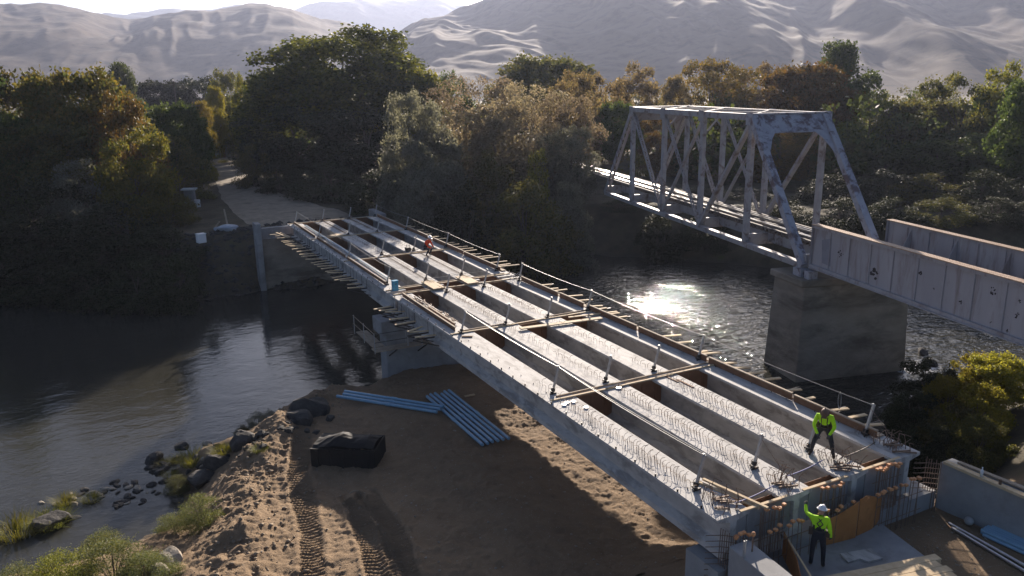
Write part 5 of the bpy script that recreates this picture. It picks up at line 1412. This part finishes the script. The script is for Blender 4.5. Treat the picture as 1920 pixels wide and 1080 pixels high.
for k in range(46):
    f = rnd.random(); px = 235-f*150+rnd.uniform(-30, 90); py = 905+f*45+rnd.uniform(-12, 30)
    p = at(px, py, WATER)
    s = rnd.uniform(.08, .2); o = link('stone', rnd.choice(rocks if rnd.random() < .6 else rocksp), None, p+Vector((0, 0, s*.1)), (0, 0, rnd.uniform(0, 6)), (s*1.3, s, s*.7))
    tag(o, 'wet stone of the gravel bar in the shallows', 'stone', 'stones of the gravel bar')
# loose stones and pebbles of the dirt bank, too many to count
def pebbles(name, n, f, mats, smin, smax, seed):
    R = np.random.RandomState(seed); base = [(1, 0, 0), (-1, 0, 0), (0, 1, 0), (0, -1, 0), (0, 0, 1), (0, 0, -1)]; base = np.array(base, float)
    tri = np.array([(0, 2, 4), (2, 1, 4), (1, 3, 4), (3, 0, 4), (2, 0, 5), (1, 2, 5), (3, 1, 5), (0, 3, 5)])
    P = f(R, n); z = height(P[:, 0], P[:, 1], True); ok = z > WATER-.1; P = P[ok]; z = z[ok]; n = len(P)
    S_ = smin*(smax/smin)**(R.rand(n)**2.2)
    a = R.uniform(0, 6.28, n); V = base[None]*(S_[:, None, None]*R.uniform(.6, 1.2, (n, 6, 1)))*np.array([1.2, .9, .6])
    X = V[..., 0]*np.cos(a)[:, None]-V[..., 1]*np.sin(a)[:, None]; Y = V[..., 0]*np.sin(a)[:, None]+V[..., 1]*np.cos(a)[:, None]
    V = np.stack([X+P[:, :1], Y+P[:, 1:2], V[..., 2]+z[:, None]+S_[:, None]*.15], -1).reshape(-1, 3)
    F = (tri[None]+6*np.arange(n)[:, None, None]).reshape(-1, 3)
    return tag(link(name, mesh_np(name, V, F, mats)), kind='stuff')
def alongberm(R, n):
    t = R.rand(n)*(len(BERM)-1); i = t.astype(int); B = np.array(BERM); P = B[i]+(B[i+1]-B[i])*(t-i)[:, None]
    return P+R.normal(0, 1.3, (n, 2))
pebbles('pale_pebbles', 1600, alongberm, M['dirt_stone'], .015, .09, 1)
pebbles('bank_stones', 900, alongberm, M['dirt_stone'], .03, .15, 2)
pebbles('bench_pebbles', 1500, lambda R, n: np.column_stack([R.uniform(-11, 5, n), R.uniform(3, 28, n)]), M['rock_pale'], .015, .07, 3)
pebbles('floor_pebbles', 500, lambda R, n: np.column_stack([R.uniform(5.5, 9.2, n), R.uniform(-5, -.6, n)]), M['rock_pale'], .012, .05, 4)
def farbank(R, n): return np.column_stack([R.uniform(-22, 16, n), R.uniform(53, 63, n)])
pebbles('far_riprap', 5000, farbank, M['rock'], .08, .42, 6)
# sticks on the dirt
for k, (a, b_, c, d) in enumerate([(655, 925, 672, 922), (520, 795, 545, 788), (395, 905, 420, 880), (420, 880, 426, 890)]):
    p = at(a, b_, -4.2); q = at(c, d, -4.2); p.z = hgt(p.x, p.y)+.05; q.z = hgt(q.x, q.y)+.12
    tag(MB().tube([p, p.lerp(q, .5)+Vector((0, 0, .05)), q], [.03, .028, .02], 5).build('stick', M['timber_grey']), ['pale stick at the end of the right vehicle track', 'pale stick near the top of the dark bank', 'bent pale branch over the black boulder', 'short upright branch over the black boulder'][k], 'stick')

# ------------------------------------------------------------------ pipes on the bench, dark bin
def gpt(px, py, z0=-4.4):
    p = at(px, py, z0)
    for _ in range(8): p = at(px, py, hgt(p.x, p.y))
    return p
def pipe(p, q, r, label, grp, cuff=True):
    t = empty('blue_pipe', p, 0, label, 'pipe', grp); d = q-p
    MB().tube([(0, 0, 0), d*.5], r, 10).build('length', M['pvc'], t, smooth=False)
    MB().tube([d*.5, d], r, 10).build('length', M['pvc'], t)
    if cuff: MB().tube([d*.49, d*.54], r*1.22, 10).build('socket', M['pvc'], t)
A, B = gpt(640, 751), gpt(826, 777); A.z = max(A.z, B.z)+.3; B.z = A.z-.02
n_ = (B-A).cross(Vector((0, 0, 1))).normalized()
for k in range(3): pipe(A-n_*(k*.36-.36)+(B-A).normalized()*(.15*(k % 2)), B-n_*(k*.36-.36), .085, 'long blue pipe lying toward the river, %s of three' % ['front', 'middle', 'back'][k], 'three blue pipes lying toward the river')
A, B = gpt(806, 746), gpt(912, 838); A.z += .17; B.z += .17
n_ = (B-A).cross(Vector((0, 0, 1))).normalized()
for k in range(6):
    pipe(A-n_*(k*.27-.2)*1.0+(B-A).normalized()*rnd.uniform(-.1, .2), B-n_*(k*.27-.2)+(B-A).normalized()*rnd.uniform(-.05, .1), .078, '%s of six blue pipes lying side by side, counted from the river' % NUM[k], 'six blue pipes side by side')
c0, c1 = gpt(584, 877), gpt(704, 880)
d = (c1-c0); d.z = 0; L = d.length; ang = math.atan2(d.y, d.x)
zb = min(c0.z, c1.z)-.12
M['bin'] = noisy('black_steel', (.008, .008, .008), (.016, .015, .015), 2, .7, .15, 10)
t = empty('spoil_bin', (c0.x, c0.y, zb), ang, 'black open-topped steel bin heaped with dark spoil', 'bin')
Hb, Wb = 1.0, 1.7
for x0, y0, x1, y1 in [(0, 0, L, .06), (0, Wb-.06, L, Wb), (0, .06, .06, Wb-.06), (L-.06, .06, L, Wb-.06)]:
    MB().box(x0, y0, 0, x1, y1, Hb if y0 < .1 and y1 < .1 else Hb-.02).build('side_wall', M['bin'], t, bevel=.01)
for q in range(5): MB().box(L*(q+.5)/5-.05, -.05, .05, L*(q+.5)/5+.05, -.001, Hb-.06).build('rib', M['bin'], t)
MB().box(-.01, -.02, Hb, L+.01, .07, Hb+.03).build('rim', M['bin'], t)
b = MB(); nx, ny = 16, 9
for j in range(ny):
    for i in range(nx):
        u_, v_ = i/(nx-1), j/(ny-1); hh = .62*math.exp(-((u_-.45)/.24)**2)+.42*math.exp(-((u_-.85)/.13)**2)+.2
        b.v.append((.07+(L-.14)*u_, .07+(Wb-.14)*v_, Hb-.03+hh*.6*math.sin(math.pi*min(1, v_+.1))+rnd.uniform(0, .05)))
b.f = [(j*nx+i, j*nx+i+1, (j+1)*nx+i+1, (j+1)*nx+i) for j in range(ny-1) for i in range(nx-1)]
b.build('spoil_heap', M['bin'], t)
MB().tube([(.75, .3, Hb+.0), (1.25, .5, Hb+.38)], .03, 5).build('bar', M['galv'], t)
p = gpt(880, 742)
tag(MB().box(p.x-.3, p.y-.1, p.z, p.x+.3, p.y+.05, p.z+.05).build('scrap_board', M['timber']), 'small pale board on the bench beside the six blue pipes', 'board')

# ------------------------------------------------------------------ far bank things
def fpt(px, py): 
    p = at(px, py, -1.5)
    for _ in range(12): p = at(px, py, hgt(p.x, p.y))
    return p
p = fpt(358, 384)
t = empty('cabinet', p, -.3, 'grey roadside cabinet with a pale lid on the far bank', 'cabinet')
MB().box(-.55, -.45, 0, .55, .45, 1.75).build('body', M['concrete_grey'], t, bevel=.03)
MB().box(-.8, -.65, 1.75, .8, .65, 1.92).build('lid', M['white'], t, bevel=.03)
MB().box(-.5, -.47, .1, .5, -.451, 1.65).build('door', M['concrete_grey'], t)
p = fpt(371, 388)
t = empty('white_drum', p, 0, 'white drum standing beside the roadside cabinet', 'drum')
MB().tube([(0, 0, 0), (0, 0, .75)], .32, 12).build('body', M['white'], t); MB().tube([(0, 0, .75), (0, 0, .82)], .34, 12).build('lid', M['white'], t)
p = fpt(378, 455)
t = empty('white_crate', p, .3, 'white block-like tote standing on the far riprap', 'tote')
MB().box(-.35, -.3, 0, .35, .3, .75).build('body', M['white'], t, bevel=.04); MB().box(-.38, -.33, .75, .38, .33, .82).build('lid', M['white'], t, bevel=.02)
for k, (px, py, s) in enumerate([(428, 432, .7), (437, 431, .45), (411, 432, .5)]):
    o = link('tarp_bag', rock_mesh('tarp_bag', 400+k, M['tarp'], .55), None, fpt(px, py)+Vector((0, 0, s*.3)), (0, 0, k), (s*1.3, s, s))
    tag(o, ['crumpled pale tarp heap on the far bank, largest', 'pale tarp bundle right of the largest heap', 'tan bag left of the pale tarp heap'][k], 'bag')
for k, (px, py, qx, qy) in enumerate([(427, 424, 420, 392), (402, 428, 412, 415), (322, 375, 302, 368), (390, 420, 398, 433)]):
    p = fpt(px, py); q = atd(qx, qy, (p-CAM).dot(cF)+.3)
    tag(MB().beam(p, q, .16, .08).build('salvaged_timber', M['timber_grey']), ['tall timber leaning up from the debris on the far bank', 'short timber in the debris', 'pale timber lying left of the cabinet', 'small timber on the left of the debris'][k], 'timber')
for k, (px, yb, yt, D) in enumerate([(343, 190, 152, 170), (375, 246, 190, 130)]):
    p = atd(px, 300, D); z = hgt(p.x, p.y); d = ray(px, yt); tt = math.hypot(p.x-CAM.x, p.y-CAM.y)/math.hypot(d.x, d.y); zt = CAM.z+d.z*tt
    t = empty('utility_pole', (p.x, p.y, z), .4, ['far wooden utility pole above the trees', 'nearer wooden utility pole beside the yellow trees'][k], 'utility pole')
    MB().tube([(0, 0, 0), (0, 0, zt-z)], [.2, .15], 8).build('pole', M['bark'], t); MB().box(-1.0, -.06, zt-z-.8, 1.0, .06, zt-z-.65).build('crossarm', M['bark'], t)
# far buildings glimpsed through the trees
for k, (px, py, D, wd, ht) in enumerate([(402, 231, 150, 3.5, 2.6), (1118, 182, 190, 2.6, 3)]):
    p = atd(px, py, D); zt = hgt(p.x, p.y)
    t = empty('shed', (p.x, p.y, zt), .5, ['white shed glimpsed beside the yellow trees', 'pale shed glimpsed above the silvery tree'][k], 'shed')
    hh = p.z-zt
    MB().box(-wd/2, -wd/2, 0, wd/2, wd/2, hh).build('wall', M['white'], t)
    MB().add([(-wd*.6, -wd*.6, hh), (wd*.6, -wd*.6, hh), (wd*.6, wd*.6, hh), (-wd*.6, wd*.6, hh), (-wd*.6, 0, hh+1), (wd*.6, 0, hh+1)], [(0, 1, 5, 4), (2, 3, 4, 5), (0, 4, 3), (1, 2, 5)]).build('roof', M['concrete_grey'], t)
    MB().box(-.5, -wd/2-.03, 0, .5, -wd/2-.002, 2.1).build('door', M['form'], t)
# grass patches by the road
for k, (px, py, s) in enumerate([(462, 346, 2.2), (404, 297, 2.6), (418, 305, 2.0), (345, 385, 1.3), (395, 372, 1.4)]):
    p = fpt(px, py); o = link('grass_tuft', tufts[k % 3], None, p, (0, 0, k), (s, s, s*.55)); tag(o, ['bright grass clump right of the dirt road', 'bright grass far up the dirt road', 'grass on the right verge of the dirt road', 'grass at the foot of the cabinet', 'grass between cabinet and dirt road'][k], 'grass tuft', 'grass along the dirt road')

# ------------------------------------------------------------------ air
HZ = True
if HZ:
    m = bpy.data.materials.new('haze'); m.use_nodes = True; T = NT(m)
    T.N.remove(T.N['Principled BSDF'])
    v = T.new('ShaderNodeVolumePrincipled'); v.inputs['Color'].default_value = (.55, .62, .84, 1); v.inputs['Density'].default_value = .00014; v.inputs['Anisotropy'].default_value = .4
    T.lk(v.outputs[0], T.N['Material Output'].inputs['Volume'])
    tag(MB().box(-4200, -700, -20, 5200, 6200, 520).build('haze', m), kind='stuff')
